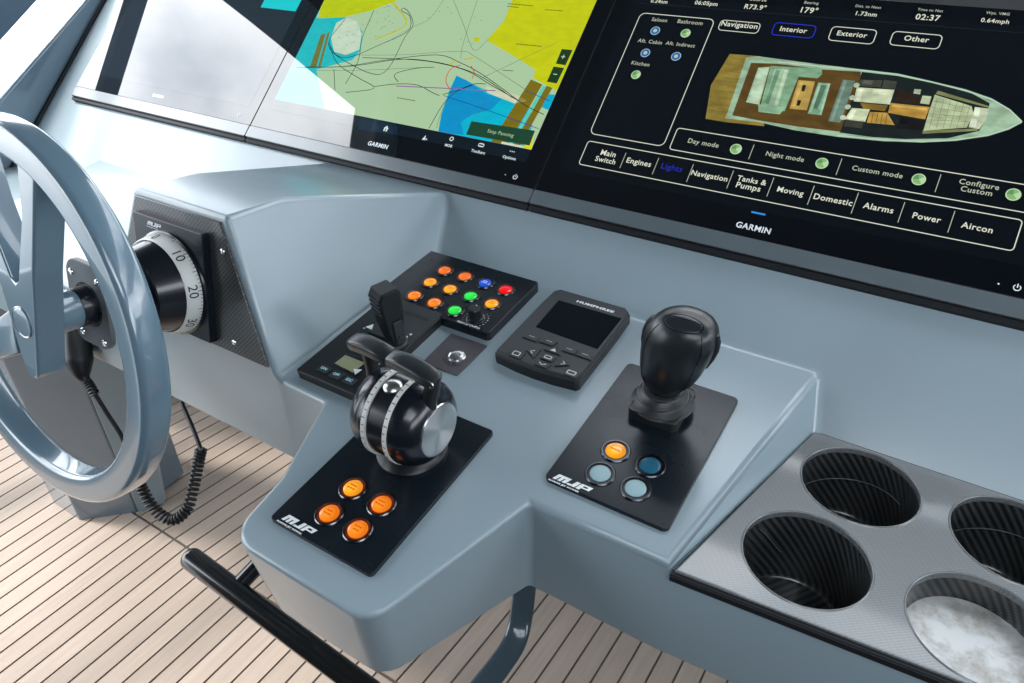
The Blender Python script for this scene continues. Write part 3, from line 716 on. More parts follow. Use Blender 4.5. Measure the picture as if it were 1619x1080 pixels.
for cs, c in (([(1141, 29), (1202, 40), (1136, 46), (1197, 55)], W1), ([(1226, 35), (1291, 42), (1219, 55), (1285, 61)], ui((.18, .20, .80))), ([(1316, 42), (1387, 48), (1309, 64), (1380, 70)], W1), ([(1413, 50), (1491, 56), (1405, 72), (1484, 77)], W1)):
    rbox('tab_button', cs, .005, c, .0010)
words('tab_text', [('Navigation', 1141, 37, 1197, 45, .012), ('Interior', 1234, 45, 1276, 50, .012), ('Exterior', 1324, 52, 1371, 57, .012), ('Other', 1430, 60, 1469, 64, .012)], W1, rt, o, 4)
words('room_text', [('Saloon', 1031, 30.5, 1055, 33), ('Bathroom', 1072, 33, 1111, 38), ('Aft. Cabin', 1009, 64, 1047, 68), ('Aft. Indirect', 1053, 68, 1099, 73), ('Kitchen', 999, 99, 1027, 103)], W2, rt, o, 4)
words('status_text', [('0.24nm', 1030, 0, 1055, 5, .01), ('06:05pm', 1099, 4, 1134, 9, .01), ('R73.9\u00b0', 1178, 9, 1211, 14, .01), ('179\u00b0', 1267, 15, 1293, 18, .01), ('1.73nm', 1354, 20, 1386, 25, .01), ('02:37', 1448, 26, 1486, 30, .01), ('0.64mph', 1551, 32, 1595, 37, .01)], W1, rt, o, 4)
words('status_caption', [('Course', 1185, -2, 1212, 1), ('Bearing', 1272, 4, 1294, 7), ('Dist. to Next', 1353, 9, 1393, 13), ('Time to Nxt', 1451, 15, 1491, 18), ('Wpt. VMG', 1559, 20.5, 1596, 24)], W2, rt, o, 4)
sp = smeas(1400, 33); finish('status_rule', line_bm([(smeas(1010, 5)[0] - o[0], smeas(1010, 5)[1] - o[1]), (JX[3] - .024 - o[0], smeas(1400, 34)[1] - o[1])], .0005, HS + .0004), ui((.14, .18, .2)), rt)
# mode row
_, (mx0, mx1, my0, my1) = rbox('mode_row_frame', [(1072, 204), (1680, 300), (1057, 236), (1665, 344)], .004, W1)
def divider(name, pts):
    for u0, v0, u1, v1 in pts:
        a, b = smeas(u0, v0), smeas(u1, v1); xm = (a[0] + b[0]) / 2 - o[0]
        finish(name, line_bm([(xm, a[1] - o[1]), (xm, b[1] - o[1])], .0008, HS + .0005), W2, rt)
divider('mode_divider', [(1192, 229, 1184, 252), (1331, 251, 1322, 277), (1488, 276, 1478, 304)])
words('mode_text', [('Day mode', 1088, 223, 1136, 232, .006), ('Night mode', 1211, 244, 1271, 254, .006), ('Custom mode', 1347, 267, 1428, 277, .006), ('Configure', 1516, 289, 1580, 297, .006), ('Custom', 1519, 298.5, 1569, 306, .006)], W2, rt, o, 4)
def lamp(name, u, v, r, on):
    a, b = smeas(u, v); a -= o[0]; b -= o[1]
    ring, body, shade, hi = ((.62, .74, .86), (.16, .36, .62), (.10, .25, .48), (.70, .78, .62)) if on else ((.74, .86, .68), (.52, .70, .46), (.38, .58, .36), (.70, .84, .62))
    p = finish(name, sheet_bm(circle(a, b, r, 28), HS + .0005), ui(ring), rt)
    finish('lamp_face', sheet_bm(circle(a, b, r * .84, 28), HS + .0006), ui(body), p)
    def wedge(t0, t1): return [(a, b)] + [(a + r * .84 * math.cos(R_(t)), b + r * .84 * math.sin(R_(t))) for t in range(t0, t1 + 1, 8)]
    if on: finish('lamp_glow', sheet_bm(circle(a, b, r * .42, 20), HS + .0007), ui(hi), p)
    else:
        finish('lamp_sheen', sheet_bm(wedge(-48, 40), HS + .0007), ui(hi), p); finish('lamp_shade', sheet_bm(wedge(100, 188), HS + .0007), ui(shade), p)
for u, v, on in ((1036, 49, 1), (1084, 53, 0), (1020.5, 84, 1), (1069, 89.5, 1), (1005.5, 118.5, 0)): lamp('room_lamp', u, v, .0068, on)
for u, v in ((1163.5, 236), (1299.5, 258.5), (1452.5, 284), (1602, 308)): lamp('mode_lamp', u, v, .0073, 0)
# menu row
_, (nx0, nx1, ny0, ny1) = rbox('menu_row_frame', [(930, 224), (1617, 347), (915, 259), (1602, 398)], .004, W1)
divider('menu_divider', [(990, 242, 980, 266), (1042, 250, 1031, 276), (1096, 260, 1086, 288), (1160, 270, 1149, 298), (1224, 281, 1212, 311), (1288, 294, 1276, 324), (1357, 305, 1346, 338), (1431, 320, 1419, 352), (1510, 334, 1498, 368)])
words('menu_text', [('Main', 951, 240, 973.5, 246, .01), ('Switch', 942, 250, 973, 257, .01), ('Engines', 991, 254, 1029, 262, .01), ('Navigation', 1093, 274, 1150, 285, .01), ('Tanks &', 1166, 281, 1212, 290, .01), ('Pumps', 1164, 293, 1202, 301, .01), ('Moving', 1229, 300, 1270, 308, .01), ('Domestic', 1287, 310, 1348, 322, .01), ('Alarms', 1365, 325, 1413, 333, .01), ('Power', 1443, 341, 1488, 348, .01), ('Aircon', 1520, 356, 1570, 364, .01)], W1, rt, o, 4)
words('selected_menu_text', [('Lights', 1046, 262, 1078, 271, .006)], ui((.15, .17, .62)), rt, o, 4)
words('maker_lettering', [('GARMIN', 1164, 355, 1218.5, 366, .025)], M['white'], rt, o, 4)
a, b = smeas(1199, 337.5); finish('edge_light', sheet_bm([(a - .0085 - o[0], b - .0012 - o[1]), (a + .0085 - o[0], b - .0012 - o[1]), (a + .0085 - o[0], b + .0012 - o[1]), (a - .0085 - o[0], b + .0012 - o[1])], HS + .0004), ui((.22, .55, .85)), rt)
power(1608, 455, rt, o)
# boat plan
def z4(pts): return [smeas(1199 + x / 3.855, y / 3.855) for x, y in pts]
def z3(pts): return [smeas(840 + x / 3.855, y / 3.855) for x, y in pts]
plan = None
def pl_sheet(name, P, c, k, parent=None): return finish(name, sheet_bm(rel(P, o), HS + .00012 * k), ui(c, 1.0, .28), parent or rt)
plan = pl_sheet('boat_plan', z3([(1210, 330), (1400, 345), (1420, 770), (1180, 745), (1062, 725), (1095, 520)]), (.55, .48, .20), 3)
pl_sheet('plan_hull', z3([(1310, 350), (1390, 345)]) + z4([(0, 345), (380, 395), (635, 425), (850, 450), (1050, 495), (1260, 545), (1420, 600), (1530, 665), (1610, 745), (1530, 790), (1400, 830), (1200, 860), (1000, 870), (760, 862), (480, 835), (220, 795), (0, 745)]) + z3([(1180, 722), (1195, 690)]), (.60, .72, .60), 4, plan)
pl_sheet('plan_deck', z3([(1340, 385), (1500, 390)]) + z4([(390, 425), (625, 440), (615, 520), (560, 640), (500, 805), (250, 775), (0, 735)]) + z3([(1225, 705)]), (.36, .27, .10), 5, plan)
pl_sheet('plan_cabin', z4([(632, 440), (850, 465), (1100, 515), (1300, 570), (1410, 632), (1380, 740), (1345, 800), (1150, 845), (900, 850), (700, 838), (495, 810), (560, 620)]), (.10, .13, .12), 5, plan)
pl_sheet('plan_foredeck', z4([(1410, 632), (1440, 625), (1530, 680), (1600, 742), (1520, 780), (1380, 815), (1345, 812), (1385, 740)]), (.62, .74, .62), 6, plan)
for P, c in (([(0, 415), (70, 410), (5, 640), (-75, 625)], (.66, .78, .64)), ([(75, 405), (385, 420), (390, 455), (360, 480), (245, 470), (160, 680), (10, 660)], (.50, .66, .52)), ([(100, 420), (190, 425), (120, 650), (40, 640)], (.62, .74, .60)),
             ([(245, 490), (345, 500), (295, 675), (190, 665)], (.72, .60, .30)), ([(270, 520), (292, 522), (280, 560), (262, 558)], (.12, .12, .08)), ([(240, 612), (262, 615), (250, 648), (232, 646)], (.12, .12, .08)),
             ([(365, 505), (440, 512), (385, 705), (300, 695)], (.52, .68, .56)), ([(375, 520), (415, 525), (360, 670), (320, 660)], (.34, .48, .38)),
             ([(515, 488), (590, 495), (500, 750), (425, 742)], (.42, .52, .46)), ([(625, 488), (755, 492), (745, 535), (610, 528)], (.26, .27, .22)), ([(765, 490), (845, 500), (835, 545), (752, 540)], (.26, .27, .22)),
             ([(600, 535), (830, 550), (800, 640), (580, 620)], (.78, .82, .68)), ([(570, 660), (680, 670), (650, 745), (525, 730)], (.78, .82, .68)), ([(620, 630), (790, 645), (770, 680), (640, 665)], (.52, .42, .16)),
             ([(680, 685), (785, 690), (830, 765), (660, 750)], (.72, .58, .26)), ([(805, 630), (1045, 655), (1015, 730), (790, 690)], (.72, .56, .24)), ([(535, 725), (645, 735), (630, 785), (520, 772)], (.24, .24, .20)), ([(850, 545), (900, 560), (980, 600), (970, 635), (830, 615)], (.18, .12, .07)), ([(1000, 585), (1055, 590), (1040, 640), (985, 632)], (.72, .76, .62)), ([(950, 545), (992, 548), (985, 578), (945, 572)], (.70, .74, .64)), ([(865, 710), (1010, 740), (990, 800), (840, 785)], (.09, .08, .07)),
             ([(1075, 580), (1300, 650), (1310, 700), (1270, 780), (1005, 800), (1040, 680)], (.70, .76, .60)), ([(1320, 655), (1405, 665), (1385, 735), (1345, 790), (1280, 778)], (.76, .80, .68)), ([(1095, 555), (1405, 650), (1400, 660), (1080, 575)], (.50, .52, .34)), ([(1000, 800), (1340, 785), (1335, 800), (1000, 818)], (.50, .52, .34))):
    pl_sheet('plan_fitting', z4(P), c, 7 if P[0] not in ((270, 520), (240, 612), (375, 520), (100, 420)) else 8, plan)
for P, c in (([(8, 425), (62, 422), (0, 625), (-60, 612)], (.74, .84, .72)), ([(108, 430), (135, 432), (62, 640), (40, 632)], (.42, .58, .46)), ([(160, 430), (182, 432), (115, 645), (98, 642)], (.74, .84, .72)), ([(255, 500), (275, 502), (222, 655), (205, 652)], (.80, .68, .38)),
             ([(372, 512), (384, 513), (325, 688), (308, 686)], (.66, .80, .68)), ([(425, 515), (438, 516), (385, 698), (372, 696)], (.66, .80, .68)), ([(525, 495), (540, 496), (455, 742), (438, 740)], (.52, .62, .56)),
             ([(610, 545), (640, 547), (620, 615), (592, 612)], (.88, .92, .80)), ([(700, 545), (818, 554), (808, 585), (694, 575)], (.86, .90, .76)), ([(575, 668), (600, 670), (570, 730), (540, 727)], (.88, .92, .80)), ([(820, 640), (1030, 662), (1026, 676), (812, 652)], (.82, .68, .36)),
             ([(1318, 655), (1352, 660), (1342, 715), (1312, 708)], (.88, .92, .82)), ([(1295, 725), (1335, 732), (1322, 778), (1284, 772)], (.88, .92, .82)), ([(640, 492), (700, 494), (692, 520), (632, 516)], (.34, .35, .30)), ([(870, 725), (915, 732), (905, 760), (862, 752)], (.02, .02, .02)), ([(0, 640), (170, 655), (130, 700), (0, 685)], (.56, .72, .58))):
    pl_sheet('plan_fitting', z4(P), c, 9, plan)
for cx_, cy_, r_ in ((598, 522, 10), (572, 598, 10), (545, 655, 10), (515, 720, 10)):
    a, b = z4([(cx_, cy_)])[0]; pl_sheet('plan_fitting', [(a + x_, b + y_) for x_, y_ in circle(0, 0, .0034, 12)], (.74, .80, .68), 9, plan)
bm = bmesh.new()
for q in range(4): P = z4([(700 + q * 28, 690 + q * 3), (688 + q * 28, 752 + q * 4)]); line_bm(rel(P, o), .0006, HS + .0012, bm)
for q in range(6): P = z4([(1090 + q * 40, 600 + q * 9), (1040 + q * 42, 790 - q * 2)]); line_bm(rel(P, o), .0003, HS + .0012, bm)
for q in range(4): P = z4([(1065 - q * 9, 620 + q * 38), (1290 - q * 5, 665 + q * 27)]); line_bm(rel(P, o), .0003, HS + .0012, bm)
for q in range(9): P = z3([(1205 - q * 14, 355 + q * 40), (1310 - q * 15, 368 + q * 40)]); line_bm(rel(P, o), .0003, HS + .0012, bm)
tag(finish('plan_lines', bm, ui((.30, .27, .12)), plan), kind='stuff')
bm = line_bm(rel(z4([(120, 380), (380, 408), (640, 433), (850, 458), (1050, 503), (1250, 553), (1420, 608), (1530, 672), (1603, 742)]), o), .0014, HS + .0011)
line_bm(rel(z4([(1603, 748), (1520, 788), (1400, 828), (1200, 856), (1000, 864), (760, 855), (480, 828)]), o), .0014, HS + .0011, bm)
tag(finish('plan_rail', bm, ui((.72, .82, .74)), plan), kind='stuff')
# ================================================================== controls
def pm(u, v, h=0.0): return PANEL.meas(u, v, h)
def sub(name, bm, material, parent, **k): return finish(name, bm, material, parent, **k)
def push_button(root, x, y, z, r, lens, ring='ringmetal', legend=True, well='halo', ink='orange_ink', dome=.0016, name='button', rows=2):
    """bezel ring > lamp well, lens, legend"""
    b = sub(name, lathe_bm([(r * 1.16, 0), (r * 1.16, .0008), (r * 1.08, .0018), (r * .97, .0018), (r * .93, .0006), (r * .93, .0002)], 40, cap=False), M[ring], root)
    b.matrix_local = Matrix.Translation((x, y, z))
    s = sub('lamp_well', lathe_bm([(r * .94, .0005), (0, .0005)], 32, cap=False), M[well], b)
    l = sub('lens', lathe_bm([(r * .78, .0005), (r * .76, .0016), (r * .6, .0016 + dome * .45), (r * .3, .0016 + dome * .6), (0, .0016 + dome * .65)], 32, cap=False), M[lens], b)
    if legend:
        bm = bmesh.new(); zt = .0016 + dome * .75
        for q in range(rows):
            yy = (q - (rows - 1) / 2) * -r * .3; ww = r * random.uniform(.28, .42)
            n = random.randint(3, 5)
            for k in range(n):
                xx = -ww + 2 * ww * k / n
                box_bm(xx, xx + 2 * ww / n * .7, yy - r * .07, yy + r * .07, zt, zt + .0002, bm)
        tag(sub('legend', bm, M[ink], b), kind='stuff')
    return b
def mjp_logo(root, x, y, w_, z, mtl='white'):
    """blocky sheared letters M J P over a thin broken rule"""
    k = w_ / 10.0; sh = .45
    def q(px_, py_): return (x + (px_ - 5 + py_ * sh) * k, y + (py_ - 1.0) * k * .92)
    def blk(bm, x0, x1, y0, y1): sheet_bm([q(x0, y0), q(x1, y0), q(x1, y1), q(x0, y1)], z, bm)
    bm = bmesh.new()
    for a in ((0, .95, .2, 2.3), (1.35, 2.2, .2, 2.3), (2.6, 3.6, .2, 2.3), (.95, 1.35, 1.5, 2.3), (2.2, 2.6, 1.5, 2.3)): blk(bm, *a)
    sub('logo_letter', bm, M[mtl], root)
    bm = bmesh.new()
    for a in ((5.0, 6.1, .2, 2.3), (3.9, 5.0, .2, .75)): blk(bm, *a)
    sub('logo_letter', bm, M[mtl], root)
    bm = bmesh.new()
    for a in ((6.4, 7.4, .2, 2.3), (7.4, 8.6, 1.8, 2.3), (7.4, 8.6, .85, 1.3), (8.6, 9.5, .85, 2.3)): blk(bm, *a)
    sub('logo_letter', bm, M[mtl], root)
    text_obj('logo_caption', [('MARINE JET POWER', x - w_ * .13, y - w_ * .155, w_ * .84, w_ * .06, .04)], M[mtl], root, z)

# --- throttle plate + twin levers
TX, TV = -.4045, -.354
rt = empty('throttle_control', PANEL.mat(TX, TV, 0), 'black twin-lever throttle head on its plate with four orange lamps', 'throttle')
sub('base_plate', slab_bm(rrect(-.0655, .0655, -.1015, .1005, .005), .0045, .0008), M['plate'], rt)
for (u, v), ln in (((558, 771), 'amber'), ((603, 796.5), 'orange'), ((520.5, 811), 'orange'), ((565.5, 836.5), 'orange')):
    x, y = pm(u, v, .006); push_button(rt, x - TX, y - TV, .0045, .0128, ln)
x, y = pm(468, 830, .005); mjp_logo(rt, x - TX + .001, y - TV + .001, .040, .0047)
NY = -.318 - TV; NX = -.40 - TX
neck = sub('neck', lathe_bm([(.0375, .0045), (.0375, .008), (.034, .011), (.030, .018), (.031, .026), (.034, .036)], 48), M['satin'], rt); neck.location = (NX, NY, 0)
rz = Matrix.Rotation(R_(90), 4, 'Y')
def xlathe(prof, n=56, cap=True):        # prof: (x, r)
    bm = lathe_bm([(r, x) for x, r in prof], n, cap=cap); bm.transform(rz); return bm
HC = (NX, NY, .0565)
def at_head(o): o.location = HC; return o
core = at_head(sub('head_core', xlathe([(-.0105, .0435), (-.0105, .0445), (.0105, .0445), (.0105, .0435)]), M['gloss'], rt))
for s, nm in ((-1, 0), (1, 1)):
    prof = [(.0115, .040), (.0115, .0455), (.018, .0458), (.026, .0448), (.033, .0418), (.039, .0365), (.0425, .0305), (.0432, .0285)]
    sh = at_head(sub('head_shell', xlathe([(s * a, b) for a, b in prof]), M['gloss'], rt, smooth=50))
    rg = at_head(sub('scale_band', xlathe([(s * .0112, .0448), (s * .0112, .0468), (s * .0160, .0468), (s * .0160, .0448)]), M['ring'], rt))
    bm = bmesh.new()
    for k in range(-11, 7):
        a = R_(90 + k * 9.5); L = .0042 if k % 3 == 0 else .0028
        c, sn = math.cos(a), math.sin(a)
        x0 = s * .0118 if s > 0 else s * .0118 - L
        P = []
        for xx in (x0, x0 + L):
            for dt in (-.010, .010):
                P.append((xx, -.0470 * math.cos(a + dt), .0470 * math.sin(a + dt)))
        v = [bm.verts.new(p) for p in (P[0], P[2], P[3], P[1])]; bm.faces.new(v)
    tag(sub('scale_marks', bm, M['ink'], rg), kind='stuff')
bm = xlathe([(.0432, .0285), (.0446, .0280), (.0452, .0262), (.0446, .0230), (.0440, .010), (.0438, .0)], cap=False)
def radial(m):
    """turned face: anisotropic sectors"""
    b = m.node_tree.nodes['Principled BSDF']; b.inputs['Anisotropic'].default_value = .9; b.inputs['Anisotropic Rotation'].default_value = .25
    tn = m.node_tree.nodes.new('ShaderNodeTangent'); tn.direction_type = 'RADIAL'; tn.axis = 'X'
    m.node_tree.links.new(tn.outputs[0], b.inputs['Tangent']); return m
M['turned'] = radial(mat('turned_steel', (.70, .71, .70), .30, metal=1))
at_head(sub('end_disc', bm, M['turned'], rt))
knobm = lathe_bm([(.0095, 0), (.0095, .002), (.0075, .0042), (.004, .0052), (0, .0056)], 28)
kb = sub('top_button', knobm, M['brushed'], rt); kb.location = (NX, NY - .006, .0565 + .0430)
bm = xlathe([(.018, .0459), (.018, .0463), (.030, .0436)], cap=False)
# levers: arm up from the shell, then a grip turned inwards
for s in (-1, 1):
    if s > 0: path = [(.0355, .000, .080), (.0385, .002, .098), (.0435, .004, .1135), (.0445, .004, .1215)]
    else: path = [(-.0360, .004, .078), (-.0375, .007, .098), (-.0405, .010, .1130), (-.0415, .011, .1190)]
    lev = sub('lever', tube_bm([(NX + a, NY + b, c) for a, b, c in path], [.0072, .0066, .0066, .0066], prof=[(math.cos(t) * 1.0, math.sin(t) * 1.15) for t in [2 * math.pi * k / 16 for k in range(16)]]), M['plastic'], rt, smooth=50)
    if s > 0: gp = [(-.0080, .008, .1225), (-.0070, .008, .1226), (.010, .0075, .1236), (.026, .006, .1232), (.040, .004, .1216), (.0475, .003, .1203), (.0500, .003, .1194)]
    else: gp = [(-.0095, .0085, .1228), (-.0105, .0085, .1229), (-.026, .010, .1238), (-.042, .012, .1230), (-.054, .013, .1210), (-.0610, .013, .1194), (-.0635, .013, .1185)]
    rr = [.0080, .0088, .0092, .0094, .0092, .0086, .0070]
    sec = [(math.copysign(abs(math.cos(t)) ** .5, math.cos(t)) * 1.12, math.copysign(abs(math.sin(t)) ** .6, math.sin(t)) * .74) for t in [2 * math.pi * k / 28 for k in range(28)]]
    sub('lever_grip', tube_bm([(NX + a, NY + b, c) for a, b, c in gp], rr, prof=sec), M['plastic'] if 0 else M['grip'], lev, smooth=60)
pb = sub('trim_pin', lathe_bm([(.0032, 0), (.0030, .0012), (0, .0018)], 16), M['chrome'], rt); pb.matrix_local = Matrix.Translation((NX + .0485, NY - .004, .1215)) @ Matrix.Rotation(R_(75), 4, 'X')

# --- joystick
QX, QV = -.1952, -.1853
rt = empty('joystick_control', PANEL.mat(QX, QV, 0), 'black docking joystick on its plate with one orange and three unlit lamps', 'joystick')
sub('base_plate', slab_bm(rrect(-.0655, .0655, -.0985, .0985, .0065), .0045, .0008), M['plate'], rt)
for (u, v), ln in (((973.5, 712), 'amber'), ((1028, 735.5), 'off_teal'), ((949, 748), 'off_pale'), ((1005, 771.5), 'off_pale')):
    x, y = pm(u, v, .006); push_button(rt, x - QX, y - QV, .0045, .0134, ln, ring='ringdark', legend=ln == 'amber', well='well', rows=1)
x, y = pm(903, 764, .005); mjp_logo(rt, x - QX, y - QV, .040, .0047)
JXx, JV = -.1975 - QX, -.1385 - QV
def at_j(o): o.location = (JXx, JV, 0); return o
at_j(sub('boot_frame', slab_bm(rrect(-.0275, .0275, -.0300, .0300, .006), .012, .0015, z0=.0045), M['rubber'], rt))
at_j(sub('boot', lathe_bm([(.0290, .0115), (.0320, .0130), (.0332, .0152), (.0320, .0164), (.0250, .0188), (.0236, .0210), (.0262, .0236), (.0268, .0250), (.0255, .0262), (.0200, .0286), (.0192, .0305), (.0212, .0325), (.0214, .0337), (.0195, .0347), (.0140, .0355), (.0135, .040)], 44), M['rubber'], rt, smooth=60))
M['lip'] = mat('rubber_lip', (.045, .052, .055), .35)  # paler than the boot: highlights painted onto thin added edge tubes
for r_, h_ in ((.0334, .0150), (.0269, .0247), (.0214, .0334)):
    at_j(sub('boot_ring', tube_bm([(r_ * math.cos(2 * math.pi * k / 40), r_ * math.sin(2 * math.pi * k / 40), h_) for k in range(41)], .0007, 6, cap=False), M['lip'], rt, smooth=60))
at_j(sub('boot_rim', tube_bm([(x, y, .0166) for x, y in rrect(-.0268, .0268, -.0293, .0293, .0055)] + [(.0268, .0238, .0166)], .0008, 6, cap=False), M['lip'], rt, smooth=60))
secs = [(.030, .0165, .0160, 0), (.036, .0205, .0190, 0), (.044, .0245, .0222, 0), (.054, .0280, .0250, 0), (.066, .0310, .0275, .0005), (.080, .0332, .0292, .0012), (.094, .0350, .0305, .002), (.106, .0355, .0305, .003), (.116, .0345, .0296, .0038), (.125, .0318, .0274, .0045), (.132, .0275, .0236, .005), (.137, .0215, .0182, .0055), (.1400, .0140, .012, .006), (.1412, .006, .005, .006)]
PE = .93; TILT = .17
secs = [(.0345 + (h - .030) * .885, a * (1.03 if h > .05 else .96), b * 1.0, dy) for h, a, b, dy in secs]
def grip_bm(secs, n=56, p=.93):
    bm = bmesh.new(); rings = []
    for h, a, b, dy in secs:
        rings.append([bm.verts.new((a * math.copysign(abs(math.cos(t)) ** p, math.cos(t)) + (h - .03) * TILT, b * math.copysign(abs(math.sin(t)) ** p, math.sin(t)) + dy, h)) for t in [2 * math.pi * k / n for k in range(n)]])
    for q, r_ in zip(rings, rings[1:]):
        for k in range(n): bm.faces.new((q[k], q[(k + 1) % n], r_[(k + 1) % n], r_[k]))
    bm.faces.new(rings[0][::-1]); bm.faces.new(rings[-1]); return bm
gr = at_j(sub('grip', grip_bm(secs), M['grip'], rt, smooth=70))
for s in (-1, 1):
    path = []
    for h, a, b, dy in secs[1:-3]:
        t = R_(-42 if s > 0 else -138)
        path.append((a * math.copysign(abs(math.cos(t)) ** PE, math.cos(t)) * 1.002 + (h - .03) * TILT, b * math.copysign(abs(math.sin(t)) ** PE, math.sin(t)) * 1.002 + dy, h))
    sub('grip_seam', tube_bm(spline(path, 3), .00055, 6), M['gloss'], gr)
    path = []
    for h, a, b, dy in secs[5:-4]:
        t = R_(0 if s > 0 else 180)
        path.append((a * math.cos(t) * .955 + (h - .03) * TILT, dy, h))
    rr = [.0030, .0044, .0050, .0048, .0036][:len(path)]
    sub('grip_rib', tube_bm(path, rr, 12), M['plastic'], gr, smooth=60)
capm = Matrix.Translation((.0175, -.0070, .1290)) @ Matrix.Rotation(R_(20), 4, 'X')
cp = sub('thumb_pad', lathe_bm([(.0185, -.004), (.0185, .0008), (.0172, .0016), (.011, .0023), (0, .0026)], 40), M['grip'], gr)
cp.matrix_local = capm @ Matrix.Diagonal((1, .52, 1, 1))
sub('thumb_slot', line_bm([(-.0165, .006), (-.008, .0085), (.008, .0085), (.0165, .006)], .0016, .0030), M['gloss'], cp)
sub('thumb_rim', line_bm(circle(0, 0, .0192, 40), .0011, .0012, closed=True), M['gloss'], cp)

# --- twelve-lamp switch panel
BX, BV = -.527, -.060
rt = empty('switch_panel', PANEL.mat(BX, BV, 0), 'black switch panel with orange, green, blue and red round lamps in the back corner', 'switch panel')
sub('base_plate', slab_bm(rrect(-.093, .096, -.066, .0585, .006), .0125, .0010), M['plate'], rt)
rows = [[(703, 426.5, 'orange2'), (735, 436, 'orange2'), (767, 446.5, 'blue'), (799.5, 457, 'red')], [(680, 445, 'amber'), (711.5, 456, 'amber'), (744, 467, 'green'), (777.5, 479, 'amber')], [(655, 466, 'orange'), (686.5, 477.5, 'orange'), (719, 489.5, 'green')]]
for row in rows:
    for u, v, ln in row:
        x, y = pm(u, v, .0145)
        push_button(rt, x - BX, y - BV, .0125, .0112, ln, ring='ringmetal', well='halo' if ln not in ('green', 'blue') else 'well', ink='orange_ink' if ln[0] in 'ao' else 'white' if ln == 'blue' else 'dimink', legend=ln not in ('green', 'red'))
kx, ky = pm(752, 504, .0125); kx -= BX; ky -= BV
kn = sub('dimmer_knob', lathe_bm([(.0105, .0125), (.0105, .0150), (.0088, .0158), (.0082, .0285), (.0070, .0300), (0, .0302)], 36), M['plastic'], rt); kn.location = (kx, ky, 0)
sub('pointer_dot', sheet_bm(circle(.0005, .0048, .0009, 10), .0304), M['white'], kn)
sub('knob_ring', line_bm(circle(0, 0, .0118, 32), .0009, .0128, closed=True), M['brushed'], kn)
bm = bmesh.new()
for k in range(11): a = R_(60 - k * 16); sheet_bm(circle(kx + .0162 * math.cos(a), ky + .0162 * math.sin(a), .0007, 8), .0128, bm)
for k in range(7): a = R_(120 + k * 16); sheet_bm(circle(kx + .0162 * math.cos(a), ky + .0162 * math.sin(a), .0004, 8), .0128, bm)
tag(sub('scale_dots', bm, M['white'], rt), kind='stuff')
x, y = pm(741, 513.5, .0128); text_obj('switch_lettering', [('BRIGHTNESS', x - BX, y - BV, .034, .0034, .03)], M['white'], rt, .0128)
x, y = pm(637, 478, .0128); text_obj('maker_mark', [('A', x - BX, y - BV, .010, .008, .03, .3)], M['white'], rt, .0128)

# --- thruster lever unit
AX, AV = -.5525, -.205
rt = empty('thruster_control', PANEL.mat(AX, AV, 0), 'black thruster control unit with upright ribbed lever and small green display', 'control unit')
sub('housing', slab_bm(rrect(-.0475, .0480, -.0830, .0860, .003), .0125, .0012), M['plastic'], rt)
sub('top_plate', slab_bm(rrect(-.0180, .0465, .0120, .0855, .003), .0022, .0006, z0=.0125), M['dkplastic'], rt)
def aloc(u, v, h=.0127): x, y = pm(u, v, h); return (x - AX, y - AV)
sub('lcd_bezel', sheet_bm([aloc(*p) for p in ((522, 575), (544, 557), (590, 574), (560, 596))], .0127), M['gloss'], rt)
sub('lcd', sheet_bm([aloc(*p) for p in ((529, 574.5), (546, 561.5), (577, 574), (558, 589.5))], .0129), M['lcd'], rt)
bm = bmesh.new(); A_, B_ = aloc(534, 579), aloc(552, 587)
for q in range(8): sheet_bm([(A_[0] + (B_[0] - A_[0]) * (q / 8), A_[1] - .001), (A_[0] + (B_[0] - A_[0]) * ((q + .6) / 8), A_[1] - .001), (A_[0] + (B_[0] - A_[0]) * ((q + .6) / 8), A_[1] + .0008), (A_[0] + (B_[0] - A_[0]) * (q / 8), A_[1] + .0008)], .0131, bm)
tag(sub('lcd_marks', bm, M['ink'], rt), kind='stuff')
for (u, v), s in (((513, 584.5), 'ON'), ((532.5, 594), 'OFF'), ((553, 603), 'ESC')):
    x, y = aloc(u, v); b = sub('key', slab_bm(rrect(-.0085, .0085, -.0055, .0055, .0015), .0022, .0006, z0=.0125), M['dkplastic'], rt); b.location = (x, y, 0)
    text_obj('key_legend', [(s, 0, 0, .009, .0042, .02)], ui((.55, .75, .85)), b, .0150)
def tri(u, v, ang, r=.0065):
    x, y = aloc(u, v); return [(x + r * math.cos(R_(ang + k * 120)), y + r * math.sin(R_(ang + k * 120))) for k in range(3)]
bm = bmesh.new()
for a in ((586, 519, 90), (641, 538, -20), (594, 580, 60), (565, 589, 170)): sheet_bm(tri(*a), .0150, bm)
tag(sub('direction_marks', bm, M['white'], rt), kind='stuff')
x, y = aloc(660, 500, .0150); text_obj('maker_lettering', [('SIDE-POWER', x - .002, y, .040, .0055, .03)], M['dimink'], rt, .0149)
x, y = aloc(584, 525); text_obj('side_marks', [('-', x - .009, y + .001, .003, None, .03), ('+', aloc(650, 531)[0], aloc(650, 531)[1], .004, None, .03)], M['white'], rt, .0150)
